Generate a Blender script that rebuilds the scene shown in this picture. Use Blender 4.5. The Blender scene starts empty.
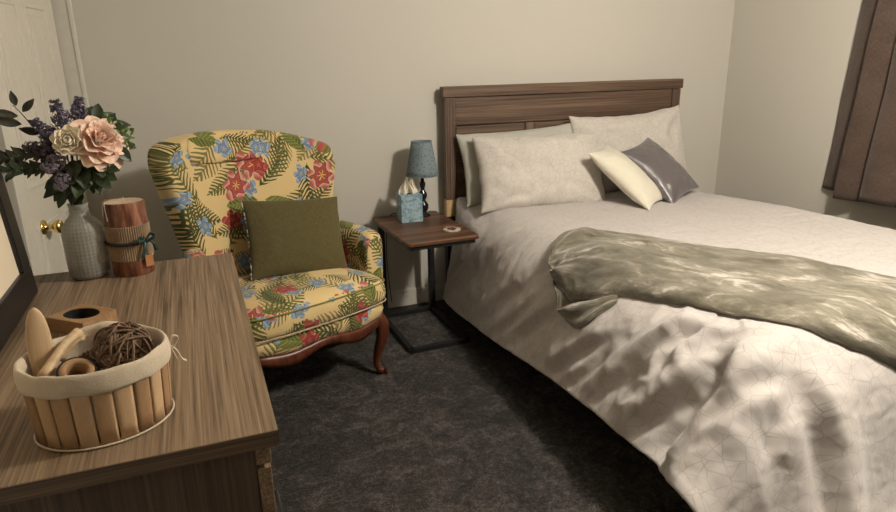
import bpy, bmesh, math, random
import numpy as np
from mathutils import Vector, Matrix, noise
from mathutils.bvhtree import BVHTree
sc = bpy.context.scene
COL = sc.collection
PI = math.pi
random.seed(7)

# ------------------------------------------------------------------ helpers
def tag(o, label=None, cat=None, group=None, kind=None):
    if label: o['label'] = label
    if cat: o['category'] = cat
    if group: o['group'] = group
    if kind: o['kind'] = kind
    return o

def thing(name, label, cat, loc=(0, 0, 0), rz=0, group=None):
    o = bpy.data.objects.new(name, None); COL.objects.link(o)
    o.empty_display_size = .05
    o.location = loc; o.rotation_euler = (0, 0, rz)
    return tag(o, label, cat, group)

def link(name, me, m, parent=None, smooth=True):
    o = bpy.data.objects.new(name, me); COL.objects.link(o)
    if m:
        for mm in (m if isinstance(m, (list, tuple)) else [m]): me.materials.append(mm)
    if smooth:
        me.polygons.foreach_set('use_smooth', [True] * len(me.polygons))
    if parent: o.parent = parent
    return o

def mesh(name, V, F, m, parent=None, smooth=True, uv=None):
    me = bpy.data.meshes.new(name); me.from_pydata([tuple(v) for v in V], [], F)
    if uv is not None:
        l = me.uv_layers.new(name='UVMap')
        for lp in me.loops: l.data[lp.index].uv = uv[lp.vertex_index]
    me.update()
    return link(name, me, m, parent, smooth)

def frombm(name, bm, m, parent=None, smooth=False):
    me = bpy.data.meshes.new(name); bmesh.ops.recalc_face_normals(bm, faces=bm.faces); bm.to_mesh(me); bm.free()
    return link(name, me, m, parent, smooth)

def bbox_into(bm, c, s, bev=0.0, seg=2, rot=None):
    r = bmesh.ops.create_cube(bm, size=1)
    vs = r['verts']
    for v in vs: v.co = Vector((v.co.x * s[0], v.co.y * s[1], v.co.z * s[2]))
    if bev > 0:
        es = list({e for v in vs for e in v.link_edges})
        rr = bmesh.ops.bevel(bm, geom=es, offset=bev, segments=seg, affect='EDGES', profile=.5)
        vs = list({v for f in rr['faces'] for v in f.verts} | {v for v in vs if v.is_valid})
    for v in vs:
        if rot is not None: v.co = rot @ v.co
        v.co += Vector(c)

def box(name, c, s, m, parent=None, bev=.003, seg=2, rot=None):
    bm = bmesh.new(); bbox_into(bm, c, s, bev, seg, rot)
    return frombm(name, bm, m, parent, False)

def boxes(name, lst, m, parent=None, bev=.003):
    bm = bmesh.new()
    for c, s in lst: bbox_into(bm, c, s, bev)
    return frombm(name, bm, m, parent, False)

def bb(name, lo, hi, m, parent=None, bev=.003):
    c = [(a + b) / 2 for a, b in zip(lo, hi)]; s = [abs(b - a) for a, b in zip(lo, hi)]
    return box(name, c, s, m, parent, bev)

def catmull(pts, n):
    pts = [Vector(p) for p in pts]; P = [pts[0] * 2 - pts[1]] + pts + [pts[-1] * 2 - pts[-2]]
    out = []
    for k in range(1, len(P) - 2):
        for i in range(n):
            t = i / n; a, b, c, d = P[k - 1], P[k], P[k + 1], P[k + 2]
            out.append(.5 * ((2 * b) + (c - a) * t + (2 * a - 5 * b + 4 * c - d) * t * t + (3 * b - a - 3 * c + d) * t ** 3))
    out.append(pts[-1]); return out

def tube_vf(pts, rad, n=8, V=None, F=None, cap=True, flat=1.0):
    V = [] if V is None else V; F = [] if F is None else F
    pts = [Vector(p) for p in pts]; base = len(V); N = len(pts)
    t0 = (pts[1] - pts[0]).normalized()
    up = Vector((0, 0, 1)) if abs(t0.z) < .9 else Vector((1, 0, 0))
    u = t0.cross(up).normalized()
    for k, p in enumerate(pts):
        t = (pts[min(k + 1, N - 1)] - pts[max(k - 1, 0)])
        t = t.normalized() if t.length > 1e-9 else t0
        u = (u - t * u.dot(t)); u = u.normalized() if u.length > 1e-6 else t.orthogonal().normalized()
        w = t.cross(u)
        r = rad[k] if hasattr(rad, '__len__') else rad
        for i in range(n):
            a = 2 * PI * i / n
            V.append(p + u * (math.cos(a) * r) + w * (math.sin(a) * r * flat))
    for k in range(N - 1):
        for i in range(n):
            a = base + k * n + i; b = base + k * n + (i + 1) % n
            F.append((a, b, b + n, a + n))
    if cap:
        F.append(tuple(base + i for i in reversed(range(n)))); F.append(tuple(base + (N - 1) * n + i for i in range(n)))
    return V, F

def tube(name, pts, rad, m, parent=None, n=8, sm=0, flat=1.0):
    if sm:
        k = len(pts)
        if hasattr(rad, '__len__'):
            rr = []
            for a in range(k - 1):
                for i in range(sm): rr.append(rad[a] + (rad[a + 1] - rad[a]) * i / sm)
            rad = rr + [rad[-1]]
        pts = catmull(pts, sm)
    V, F = tube_vf(pts, rad, n, flat=flat)
    return mesh(name, V, F, m, parent)

def lathe_vf(prof, n=32, cx=0, cy=0, sx=1, sy=1, capb=True, capt=True):
    V = []; F = []
    for r, z in prof:
        for i in range(n):
            a = 2 * PI * i / n; V.append((cx + r * math.cos(a) * sx, cy + r * math.sin(a) * sy, z))
    for k in range(len(prof) - 1):
        for i in range(n):
            a = k * n + i; b = k * n + (i + 1) % n; F.append((a, b, b + n, a + n))
    if capb: F.append(tuple(reversed(range(n))))
    if capt: F.append(tuple((len(prof) - 1) * n + i for i in range(n)))
    return V, F

def lathe(name, prof, m, parent=None, n=32, **k):
    V, F = lathe_vf(prof, n, **k); return mesh(name, V, F, m, parent)

def gridf(nu, nv, closeu=False):
    F = []
    w = nu if closeu else nu + 1
    for j in range(nv):
        for i in range(nu):
            a = j * w + i; b = j * w + (i + 1) % w
            F.append((a, b, b + w, a + w))
    return F

def subsurf(o, l=1):
    s = o.modifiers.new('subdivision', 'SUBSURF'); s.levels = l; s.render_levels = l; return o

def boxuv(o, off=(0, 0)):
    me = o.data; l = me.uv_layers.get('UVMap') or me.uv_layers.new(name='UVMap')
    for p in me.polygons:
        n = p.normal; ax = max(range(3), key=lambda i: abs(n[i]))
        for li in p.loop_indices:
            c = me.vertices[me.loops[li].vertex_index].co
            uv = ((c.y, c.z) if ax == 0 else (c.x, c.z) if ax == 1 else (c.x, c.y + .37))
            l.data[li].uv = (uv[0] + off[0] + (.9 if ax == 0 else 0), uv[1] + off[1])
    return o

def nz(x, y, z=0.0): return noise.noise((x, y, z))

# ------------------------------------------------------------------ material helpers
class NT:
    def __init__(s, name):
        s.m = bpy.data.materials.new(name); s.m.use_nodes = True
        s.t = s.m.node_tree; s.t.nodes.clear()
        s.out = s.t.nodes.new('ShaderNodeOutputMaterial'); s.b = s.t.nodes.new('ShaderNodeBsdfPrincipled')
        s.l(s.b.outputs[0], s.out.inputs[0])
    def l(s, a, b): s.t.links.new(a, b)
    def set(s, sock, v):
        if isinstance(v, bpy.types.NodeSocket): s.l(v, sock)
        elif hasattr(v, '__len__') and len(v) == 3 and sock.type == 'RGBA': sock.default_value = (*v, 1)
        else: sock.default_value = v
    def n(s, ty, **k):
        n = s.t.nodes.new('ShaderNode' + ty)
        for a, v in k.items(): setattr(n, a, v)
        return n
    def math(s, op, a, b=0.0, c=None, clamp=False):
        n = s.n('Math', operation=op, use_clamp=clamp); s.set(n.inputs[0], a); s.set(n.inputs[1], b)
        if c is not None: s.set(n.inputs[2], c)
        return n.outputs[0]
    def vm(s, op, a, b=None, sc=None):
        n = s.n('VectorMath', operation=op); s.set(n.inputs[0], a)
        if b is not None: s.set(n.inputs[1], b)
        if sc is not None: s.set(n.inputs['Scale'], sc)
        return n.outputs[1] if op in ('LENGTH', 'DOT_PRODUCT', 'DISTANCE') else n.outputs[0]
    def coord(s, k='Object'): return s.n('TexCoord').outputs[k]
    def mapping(s, v, scale=(1, 1, 1), rot=(0, 0, 0), loc=(0, 0, 0)):
        n = s.n('Mapping'); s.l(v, n.inputs[0]); n.inputs['Scale'].default_value = scale; n.inputs['Rotation'].default_value = rot
        n.inputs['Location'].default_value = loc; return n.outputs[0]
    def noise(s, v, scale, detail=3, rough=.55, dist=0.0, col=False):
        n = s.n('TexNoise'); s.l(v, n.inputs['Vector']); n.inputs['Scale'].default_value = scale
        n.inputs['Detail'].default_value = detail; n.inputs['Roughness'].default_value = rough; n.inputs['Distortion'].default_value = dist
        return n.outputs['Color' if col else 0]
    def ramp(s, f, stops, interp='LINEAR'):
        n = s.n('ValToRGB'); n.color_ramp.interpolation = interp; s.set(n.inputs[0], f)
        e = n.color_ramp.elements
        while len(e) < len(stops): e.new(.5)
        for q, (p, c) in zip(e, stops): q.position = p; q.color = (*c, 1) if len(c) == 3 else c
        return n.outputs[0]
    def mix(s, f, a, b, mode='MIX'):
        n = s.n('Mix', data_type='RGBA', blend_type=mode); s.set(n.inputs[0], f); s.set(n.inputs[6], a); s.set(n.inputs[7], b); return n.outputs[2]
    def bump(s, h, strength=.3, dist=.01):
        n = s.n('Bump'); n.inputs['Strength'].default_value = strength; n.inputs['Distance'].default_value = dist
        s.set(n.inputs['Height'], h); s.l(n.outputs[0], s.b.inputs['Normal']); return n
    def fin(s, col=None, rough=.6, metal=0, spec=.5, sheen=0, **k):
        if col is not None: s.set(s.b.inputs['Base Color'], col)
        s.set(s.b.inputs['Roughness'], rough); s.b.inputs['Metallic'].default_value = metal
        s.b.inputs['Specular IOR Level'].default_value = spec
        s.b.inputs['Sheen Weight'].default_value = sheen
        for a, v in k.items(): s.set(s.b.inputs[a.replace('_', ' ')], v)
        return s.m

def plain(name, col, rough=.6, var=.08, scale=30, bump=0.0, **k):
    t = NT(name); c = t.coord(); f = t.noise(c, scale, 4)
    d = tuple(x * (1 - var * 2) for x in col); e = tuple(min(1, x * (1 + var)) for x in col)
    if bump: t.bump(f, bump, .004)
    return t.fin(t.ramp(f, [(.3, d), (.7, e)]), rough, **k)

def wood(name, dark, mid, light, axis='Y', fine=130, rough=.5, contrast=1.0, ring=9, bump=.12):
    t = NT(name); c = t.coord()
    k = .014
    sc = {'X': (k, 1, 1), 'Y': (1, k, 1), 'Z': (1, 1, k)}[axis]
    v = t.mapping(c, sc)
    a = t.noise(v, fine, 5, .65); b = t.noise(v, ring, 4, .6, 1.2)
    f = t.math('ADD', t.math('MULTIPLY', a, .64), t.math('MULTIPLY', b, .36))
    w = .15 / contrast
    col = t.ramp(f, [(.5 - w, dark), (.5, mid), (.5 + w, light)])
    t.bump(f, bump, .003)
    return t.fin(col, rough, spec=.35)

def fabric(name, col, weave=700, rough=.9, var=.12, sheen=.2, bump=.25, big=6, spec=.2):
    t = NT(name); c = t.coord(); a = t.noise(c, weave, 2); b = t.noise(c, big, 3)
    f = t.math('ADD', t.math('MULTIPLY', a, .6), t.math('MULTIPLY', b, .4))
    d = tuple(x * (1 - var * 1.6) for x in col); e = tuple(min(1, x * (1 + var)) for x in col)
    t.bump(a, bump, .002)
    return t.fin(t.ramp(f, [(.32, d), (.68, e)]), rough, spec=spec, sheen=sheen)

M = {}
# wall paint
t = NT('wall_paint'); c = t.coord(); f = t.noise(c, 90, 4, .6); g = t.noise(c, 1.2, 2)
t.bump(f, .06, .003); M['wall'] = t.fin(t.mix(g, (.575, .55, .488), (.60, .575, .51)), .75, spec=.25)
M['ceiling'] = plain('ceiling_paint', (.66, .64, .59), .9, .02); M['low_bounce_wall'] = plain('low_bounce_brown', (.16, .12, .09), .8, .03)
M['trim'] = plain('white_trim_paint', (.66, .625, .55), .45, .02, spec=.4)
M['door'] = plain('white_door_paint', (.71, .67, .58), .42, .02, spec=.4)
# carpet
t = NT('charcoal_carpet'); c = t.coord(); a = t.noise(c, 150, 5, .85); b = t.noise(c, 11, 5, .72, .8); d = t.noise(c, 1.7, 2); e = t.noise(c, 48, 4, .8)
f = t.math('ADD', t.math('ADD', t.math('MULTIPLY', a, .38), t.math('MULTIPLY', b, .26)), t.math('ADD', t.math('MULTIPLY', d, .12), t.math('MULTIPLY', e, .24)))
t.bump(t.math('ADD', a, e), 1.0, .02)
M['carpet'] = t.fin(t.ramp(f, [(.42, (.006, .005, .0045)), (.495, (.042, .036, .031)), (.57, (.19, .165, .145))]), .97, spec=.1, sheen=.1)
# woods
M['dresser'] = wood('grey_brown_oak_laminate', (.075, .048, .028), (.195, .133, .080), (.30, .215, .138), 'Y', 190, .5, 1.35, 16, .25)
M['dresser_edge_shaded'] = wood('grey_brown_oak_edge_shaded', (.06, .039, .025), (.115, .077, .050), (.17, .118, .078), 'X', 190, .5, 1.2, 16)  # darkened oak, carries the shade of the top's near edge
M['dresser_shaded'] = wood('grey_brown_oak_laminate_shaded', (.048, .031, .022), (.082, .054, .038), (.13, .09, .065), 'Z', 150, .5, 1.1, 14)  # darker copy of the laminate, with the shade of the dresser's end in it
M['head_h'] = wood('walnut_laminate_level', (.045, .027, .018), (.115, .071, .047), (.205, .138, .096), 'X', 120, .5, 1.1, 16)
M['head_v'] = wood('walnut_laminate_upright', (.055, .034, .025), (.125, .080, .057), (.21, .148, .108), 'Z', 120, .5, 1.1, 16)
M['raw'] = wood('raw_pine', (.36, .22, .10), (.52, .34, .17), (.62, .43, .23), 'Z', 60, .6, 1, 12)
M['rustic'] = wood('rustic_brown_board', (.022, .010, .006), (.085, .040, .02), (.26, .12, .055), 'X', 34, .42, 1.25, 7)
M['mahogany'] = wood('carved_mahogany', (.03, .008, .004), (.10, .028, .013), (.17, .055, .025), 'Z', 40, .32, .9, 10)
M['black_metal'] = plain('black_powder_coat', (.012, .012, .013), .5, .05)
M['black_frame'] = plain('black_painted_frame', (.010, .009, .009), .38, .1)
M['black_glass'] = plain('black_bottle_glass', (.006, .006, .007), .08, 0)
M['brass'] = plain('polished_brass', (.83, .62, .22), .2, .02, metal=1)
M['dark'] = plain('dark_fabric_lining', (.012, .011, .011), .95, .1)
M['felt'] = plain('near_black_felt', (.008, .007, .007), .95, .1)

def crackle(name, base, line, cell, lw, sheen=.25, rough=.9, amt=1.0, satin=0):
    """light fabric with a printed net of thin polygon lines"""
    t = NT(name); u = t.coord('UV')
    n1 = t.noise(u, 14, 2, col=True)
    w = t.vm('ADD', u, t.vm('SCALE', n1, sc=.012))
    vo = t.n('TexVoronoi', voronoi_dimensions='2D', feature='DISTANCE_TO_EDGE'); t.l(w, vo.inputs['Vector']); vo.inputs['Scale'].default_value = 1 / cell
    v2 = t.n('TexVoronoi', voronoi_dimensions='2D', feature='DISTANCE_TO_EDGE'); t.l(t.mapping(w, loc=(3.3, 1.7, 0)), v2.inputs['Vector']); v2.inputs['Scale'].default_value = .62 / cell
    m1 = t.math('LESS_THAN', vo.outputs['Distance'], lw); m2 = t.math('LESS_THAN', v2.outputs['Distance'], lw * .55)
    fade = t.noise(u, 22, 3); fd = t.math('MULTIPLY', t.math('SUBTRACT', fade, .25), 1.7, clamp=True)
    mk = t.math('MULTIPLY', t.math('MULTIPLY', t.math('MAXIMUM', m1, m2), fd), amt)
    wv = t.noise(u, 900, 2); g = t.noise(u, 5, 2)
    b = t.mix(g, tuple(x * .94 for x in base), base)
    t.bump(t.math('ADD', wv, t.math('MULTIPLY', t.noise(u, 60, 3), 1.5)), .22, .003)
    return t.fin(t.mix(mk, b, line), rough, spec=.25, sheen=sheen)
M['comforter'] = crackle('pale_comforter_print', (.525, .488, .465), (.21, .188, .175), .044, .036, amt=.55)
M['pillowcase'] = crackle('pillowcase_print', (.60, .56, .51), (.25, .22, .19), .034, .045, amt=.5)
M['sheet'] = fabric('grey_green_sheet', (.46, .455, .40), 500, .85, .05, .2, .15)
M['mattress'] = fabric('mattress_ticking', (.6, .58, .54), 300, .9, .05)
# velvet throw : pile brushed both ways leaves lighter patches
t = NT('sage_velvet'); u = t.coord('UV'); v = t.mapping(u, (1.0, 3.2, 1), (0, 0, .25))
a = t.noise(v, 4.2, 5, .62, 1.5); b = t.noise(v, 24, 4, .65, .6); d = t.noise(u, 600, 2); g = t.noise(t.mapping(u, (1, 1.6, 1)), 2.6, 2)
f = t.math('ADD', t.math('ADD', t.math('MULTIPLY', a, .48), t.math('MULTIPLY', g, .28)), t.math('ADD', t.math('MULTIPLY', b, .18), t.math('MULTIPLY', d, .06)))
t.bump(t.math('ADD', b, d), .3, .004)
M['throw'] = t.fin(t.ramp(f, [(.38, (.072, .063, .041)), (.48, (.137, .123, .087)), (.54, (.222, .202, .155)), (.595, (.52, .475, .42))]), .8, spec=.2, sheen=.4)
M['olive'] = None
t = NT('olive_linen'); u = t.coord('UV'); wv1 = t.noise(t.mapping(u, (40, 700, 1)), 1, 2); wv2 = t.noise(t.mapping(u, (700, 40, 1)), 1, 2)
f = t.math('MULTIPLY', t.math('ADD', wv1, wv2), .5); t.bump(f, .35, .002)
M['olive'] = t.fin(t.ramp(f, [(.3, (.052, .043, .014)), (.5, (.098, .081, .031)), (.7, (.145, .122, .054))]), .9, spec=.2, sheen=.15)
M['cream'] = fabric('cream_fleece', (.73, .69, .57), 160, .95, .06, .5, .5)
M['cream_smooth'] = plain('white_piping', (.72, .68, .6), .8, .05)
t = NT('grey_satin'); c = t.coord(); f = t.noise(c, 300, 2); t.bump(t.noise(c, 18, 3), .25, .01)
M['satin'] = t.fin(t.ramp(f, [(.3, (.10, .088, .092)), (.7, (.135, .12, .125))]), .34, spec=.6, sheen=.2)
t = NT('brown_curtain'); u = t.coord('UV'); a = t.noise(t.mapping(u, (500, 60, 1)), 1, 2); b = t.noise(t.mapping(u, (60, 500, 1)), 1, 2); d = t.noise(u, 7, 3)
f = t.math('ADD', t.math('MULTIPLY', t.math('ADD', a, b), .38), t.math('MULTIPLY', d, .24)); t.bump(f, .4, .003)
M['curtain'] = t.fin(t.ramp(f, [(.36, (.050, .033, .026)), (.5, (.085, .058, .045)), (.64, (.135, .097, .075))]), .9, spec=.2, sheen=.2)

# ------------------------------------------------------------------ floral chintz
def floral():
    t = NT('yellow_floral_chintz'); u0 = t.mapping(t.coord('UV'), (.74, .74, 1))
    wob = t.vm('SCALE', t.vm('SUBTRACT', t.noise(u0, 16, 2, col=True), (.5, .5, .5)), sc=.022)
    u = t.vm('ADD', u0, wob)
    def cell(scale, off, rand=.75):
        p = t.mapping(u, loc=(off[0], off[1], 0))
        v = t.n('TexVoronoi', voronoi_dimensions='2D', feature='F1'); t.l(p, v.inputs['Vector']); v.inputs['Scale'].default_value = scale; v.inputs['Randomness'].default_value = rand
        loc = t.vm('SUBTRACT', p, v.outputs['Position'])
        sp = t.n('SeparateColor'); t.l(v.outputs['Color'], sp.inputs[0])
        r = t.n('VectorRotate', rotation_type='Z_AXIS'); t.l(loc, r.inputs['Vector']); t.l(t.math('MULTIPLY', sp.outputs[0], 6.283), r.inputs['Angle'])
        x = t.n('SeparateXYZ'); t.l(r.outputs[0], x.inputs[0])
        return x.outputs[0], x.outputs[1], sp.outputs[1], sp.outputs[2]
    def less(a, b, soft=.0015):
        return t.math('MULTIPLY', t.math('SUBTRACT', b, a), 1 / soft, clamp=True)
    col = t.mix(t.noise(u0, 9, 2), (.66, .49, .225), (.74, .57, .285))
    def frond(col, scale, off, L, W, c1, c2, keep=1.0, freq=70, bend=2.2):
        x, y, r1, r2 = cell(scale, off)
        yy = t.math('ADD', y, t.math('MULTIPLY', t.math('MULTIPLY', x, x), bend))
        ay = t.math('ABSOLUTE', yy); q = t.math('DIVIDE', x, L)
        w = t.math('MULTIPLY', t.math('SUBTRACT', 1, t.math('MULTIPLY', q, q)), W)
        st = t.math('FRACT', t.math('MULTIPLY', t.math('SUBTRACT', x, t.math('MULTIPLY', ay, .9)), freq))
        duty = t.math('SUBTRACT', .62, t.math('MULTIPLY', t.math('DIVIDE', ay, W), .35))
        lf = t.math('MULTIPLY', less(ay, w), t.math('LESS_THAN', st, duty))
        mid = t.math('MULTIPLY', less(ay, .0022), less(t.math('ABSOLUTE', x), L))
        m = t.math('MULTIPLY', t.math('MAXIMUM', lf, mid), t.math('LESS_THAN', r1, keep))
        cc = t.mix(r2, c1, c2)
        return t.mix(m, col, cc)
    def leaf(col, scale, off, L, W, c1, c2, vein, keep=1.0):
        x, y, r1, r2 = cell(scale, off)
        q = t.math('DIVIDE', x, L); w = t.math('MULTIPLY', t.math('SUBTRACT', 1, t.math('MULTIPLY', q, q)), W); ay = t.math('ABSOLUTE', y)
        m = t.math('MULTIPLY', less(ay, w), t.math('LESS_THAN', r1, keep))
        vn = t.math('LESS_THAN', t.math('FRACT', t.math('MULTIPLY', t.math('SUBTRACT', x, ay), 65)), .3)
        side = t.math('GREATER_THAN', y, 0)
        cc = t.mix(side, c1, c2); cc = t.mix(t.math('MULTIPLY', t.math('MAXIMUM', vn, less(ay, .0018)), .55), cc, vein)
        return t.mix(m, col, cc)
    def flower(col, scale, off, R, n, inner, mid, outer, keep=1.0, eye=(.8, .55, .12), sharp=.45):
        x, y, r1, r2 = cell(scale, off)
        r = t.math('SQRT', t.math('ADD', t.math('MULTIPLY', x, x), t.math('MULTIPLY', t.math('MULTIPLY', y, y), 1.5)))
        th = t.math('ARCTAN2', y, x)
        pc = t.math('ABSOLUTE', t.math('COSINE', t.math('MULTIPLY', th, n / 2)))
        Rr = t.math('MULTIPLY', t.math('ADD', 1 - sharp, t.math('MULTIPLY', t.math('POWER', pc, .7), sharp)), R)
        m = t.math('MULTIPLY', less(r, Rr, .001), t.math('LESS_THAN', r1, keep))
        pc2 = t.math('ABSOLUTE', t.math('COSINE', t.math('ADD', t.math('MULTIPLY', th, n / 2), .7)))
        q = t.math('ADD', t.math('DIVIDE', r, R), t.math('MULTIPLY', t.math('SUBTRACT', pc2, .5), .34))
        cc = t.ramp(q, [(0.0, eye), (.16, eye), (.2, inner), (.45, mid), (.62, inner), (.68, outer), (.95, mid)])
        return t.mix(m, col, cc)
    col = frond(col, 4.9, (21.3, 8.7), .095, .042, (.17, .15, .05), (.24, .20, .075), .9, 58, 1.4)
    col = frond(col, 5.2, (0, 0), .085, .040, (.10, .10, .02), (.20, .19, .045), 1, 75)
    col = frond(col, 4.6, (7.3, 2.1), .10, .045, (.035, .05, .018), (.13, .14, .035), .85, 62, -2.4)
    col = frond(col, 4.2, (31.7, 12.9), .10, .040, (.06, .07, .02), (.16, .16, .045), .9, 66, 2)
    col = leaf(col, 4.6, (3.7, 9.2), .062, .028, (.09, .12, .025), (.15, .17, .04), (.36, .34, .10), .62)
    col = frond(col, 6.5, (13.1, 4.4), .065, .030, (.03, .04, .015), (.08, .09, .025), .6, 90, 3)
    col = flower(col, 7.6, (5.5, 3.3), .036, 5, (.09, .14, .26), (.22, .31, .42), (.38, .46, .52), .8, (.5, .5, .4), .6)
    col = flower(col, 4.9, (11.7, 6.1), .062, 6, (.28, .03, .03), (.44, .10, .085), (.66, .42, .32), .75, (.75, .5, .15), .5)
    col = flower(col, 5.6, (17.9, 1.4), .042, 5, (.24, .02, .022), (.36, .05, .045), (.46, .14, .10), .6, (.5, .2, .08), .55)
    wv = t.noise(u0, 800, 2); t.bump(wv, .2, .002)
    return t.fin(col, .85, spec=.25, sheen=.15)
M['floral'] = floral()

# ------------------------------------------------------------------ the room
def struct(o): o['kind'] = 'structure'; return o
H = 2.45
struct(bb('floor', (-2.95, -6.4, -.06), (2.25, 1.3, 0), M['carpet'], bev=0))
struct(bb('ceiling', (-2.95, -6.4, H), (2.25, 1.3, H + .06), M['ceiling'], bev=0))
DX0, DX1, DH = -2.63, -1.835, 2.06           # doorway in the back wall
struct(boxes('wall_back', [(((DX1 + 2.19) / 2, .06, H / 2), (2.19 - DX1, .12, H)), (((DX0 + DX1) / 2, .06, (DH + H) / 2), (DX1 - DX0, .12, H - DH)),
                           (((-2.9 + DX0) / 2, .06, H / 2), (DX0 + 2.9, .12, H))], M['wall'], bev=0))
struct(bb('wall_right', (2.066, -6.4, 0), (2.19, 0, H), M['wall'], bev=0))
struct(boxes('wall_left', [((-1.90, -3.87, H / 2), (.12, 5.04, H)), ((-2.35, -1.41, H / 2), (.78, .12, H)), ((-2.84, -.7, H / 2), (.12, 1.4, H))], M['wall'], bev=0))
struct(bb('wall_front', (-1.96, -6.4, 0), (2.19, -6.28, H), M['low_bounce_wall'], bev=0))  # unseen wall, its dark brown invented to cut bounce light
struct(boxes('wall_hall', [((-2.25, 1.2, H / 2), (1.4, .12, H)), ((-2.9, .65, H / 2), (.12, 1.1, H)), ((-1.6, .65, H / 2), (.12, 1.1, H))], M['wall'], bev=0))

def baseboard(name, lo, hi, axis):
    x0, y0 = lo; x1, y1 = hi
    L = []
    cx, cy = (x0 + x1) / 2, (y0 + y1) / 2
    if axis == 'x': L = [((cx, y0 - .006, .041), (x1 - x0, .012, .082)), ((cx, y0 - .0045, .090), (x1 - x0, .009, .016)), ((cx, y0 - .003, .101), (x1 - x0, .006, .008))]
    else: L = [((x0 - .006, cy, .041), (.012, y1 - y0, .082)), ((x0 - .0045, cy, .090), (.009, y1 - y0, .016)), ((x0 - .003, cy, .101), (.006, y1 - y0, .008))]
    return struct(boxes(name, L, M['trim'], bev=.0025))
baseboard('baseboard_back', (-1.755, 0), (2.066, 0), 'x')
baseboard('baseboard_right', (2.066, -6.28), (2.066, 0), 'y')
# door casing and jamb
struct(boxes('trim_1', [((DX1 + .040, -.009, DH / 2 + .02), (.082, .018, DH + .04)), ((DX1 + .070, -.012, DH / 2 + .02), (.018, .022, DH + .04)),
                        (((DX0 + DX1) / 2, -.009, DH + .04), (DX1 - DX0 + .16, .018, .082)), ((DX0 - .040, -.009, DH / 2 + .02), (.082, .018, DH + .04)),
                        ((DX1 - .004, .06, DH / 2), (.012, .12, DH)), ((DX0 + .004, .06, DH / 2), (.012, .12, DH)), (((DX0 + DX1) / 2, .06, DH - .005), (DX1 - DX0, .12, .012))], M['trim'], bev=.004))
# the open panelled door
d = bpy.data.objects.new('door_1', None); COL.objects.link(d); d.location = (-1.847, -.03, 0); d.rotation_euler = (0, 0, math.radians(-98.6)); d['kind'] = 'structure'
bm = bmesh.new(); bbox_into(bm, (.38, 0, 1.025), (.76, .035, 2.03), .002)
for s in (1, -1):
    for x0, x1 in ((.115, .335), (.425, .645)):
        for z0, z1 in ((.24, .82), (.98, 1.655), (1.745, 1.93)):
            cx, cz, w, h = (x0 + x1) / 2, (z0 + z1) / 2, x1 - x0, z1 - z0
            for c, sz in (((x0, cz), (.014, h)), ((x1, cz), (.014, h)), ((cx, z0), (w + .014, .014)), ((cx, z1), (w + .014, .014))):
                bbox_into(bm, (c[0], s * .0175, c[1]), (sz[0], .010, sz[1]), .0035)
            bbox_into(bm, (cx, s * .0175, cz), (w - .06, .012, h - .06), .005)
frombm('leaf', bm, M['door'], d)
kx, kz = .585, .815
hdl = lathe('door_knob', [(.030, .0), (.031, .004), (.026, .008), (.011, .010), (.0095, .034), (.013, .038), (.022, .043), (.0275, .052), (.0275, .060), (.022, .068), (.012, .072)], M['brass'], d, 28)
hdl.rotation_euler = (-PI / 2, 0, 0); hdl.location = (kx, .0175, kz)
box('latch_plate', (.7615, .0, 1.075), (.006, .046, .020), M['brass'], d, .002)
for z in (.25, 1.05, 1.82): tube('hinge', [(.0, .022, z - .045), (.0, .022, z + .045)], .006, M['brass'], d, 10)

# ------------------------------------------------------------------ bed
bed = thing('bed', 'walnut coloured panel headboard bed on a low dark frame against the back wall', 'bed', (0, 0, 0))
W, HZ, HB = 1.617, 1.276, .642
yb, yf = -.035, -.085
bb('top_rail', (-.012, yb, HZ - .058), (W + .012, yf - .006, HZ), M['head_h'], bed, .004)
for x0 in (0, W - .062):
    bm = bmesh.new(); bbox_into(bm, (x0 + .031, (yb + yf) / 2, (HB + HZ - .06) / 2), (.062, abs(yf - yb), HZ - .06 - HB), .003)
    for k in (-1, 0, 1): bbox_into(bm, (x0 + .031 + k * .015, yf, (HB + HZ - .06) / 2), (.010, .006, HZ - .064 - HB), .0025)
    frombm('post', bm, M['head_v'], bed)
bb('upper_panel', (.062, -.045, 1.062), (W - .062, yf + .006, HZ - .060), M['head_h'], bed, .006)
bb('back_panel', (.05, -.038, HB), (W - .05, -.060, 1.07), M['head_h'], bed, .002)
for x0, x1 in ((.066, .510), (.570, 1.040), (1.100, W - .066)):
    bb('lower_panel', (x0 + .003, -.058, HB + .01), (x1 - .003, -.073, 1.056), M['head_h'], bed, .006)
for x in (.540, 1.070): bb('stile', (x - .029, -.058, HB), (x + .029, yf + .007, 1.058), M['head_v'], bed, .004)
for x in (0.0, W - .062): tag(bb('headboard_block', (x + .002, -.036, .54), (x + .060, -.080, HB - .002), M['raw'], bed, .002), 'pale unfinished wooden block below the headboard'); bb('headboard_leg_shaded', (x + .004, -.038, 0), (x + .056, -.078, .541), M['black_metal'], bed, .002)  # lower leg is black: the shade beside the table put into its colour
bb('frame', (.12, -.10, .10), (1.50, -2.18, .27), M['dark'], bed, .01)
for x in (.22, 1.40):
    for y in (-.2, -1.15, -2.05): bb('frame_leg', (x - .025, y - .025, 0), (x + .025, y + .025, .11), M['black_metal'], bed, .003)
bb('mattress', (.13, -.105, .27), (1.53, -2.24, .575), M['mattress'], bed, .06)

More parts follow.
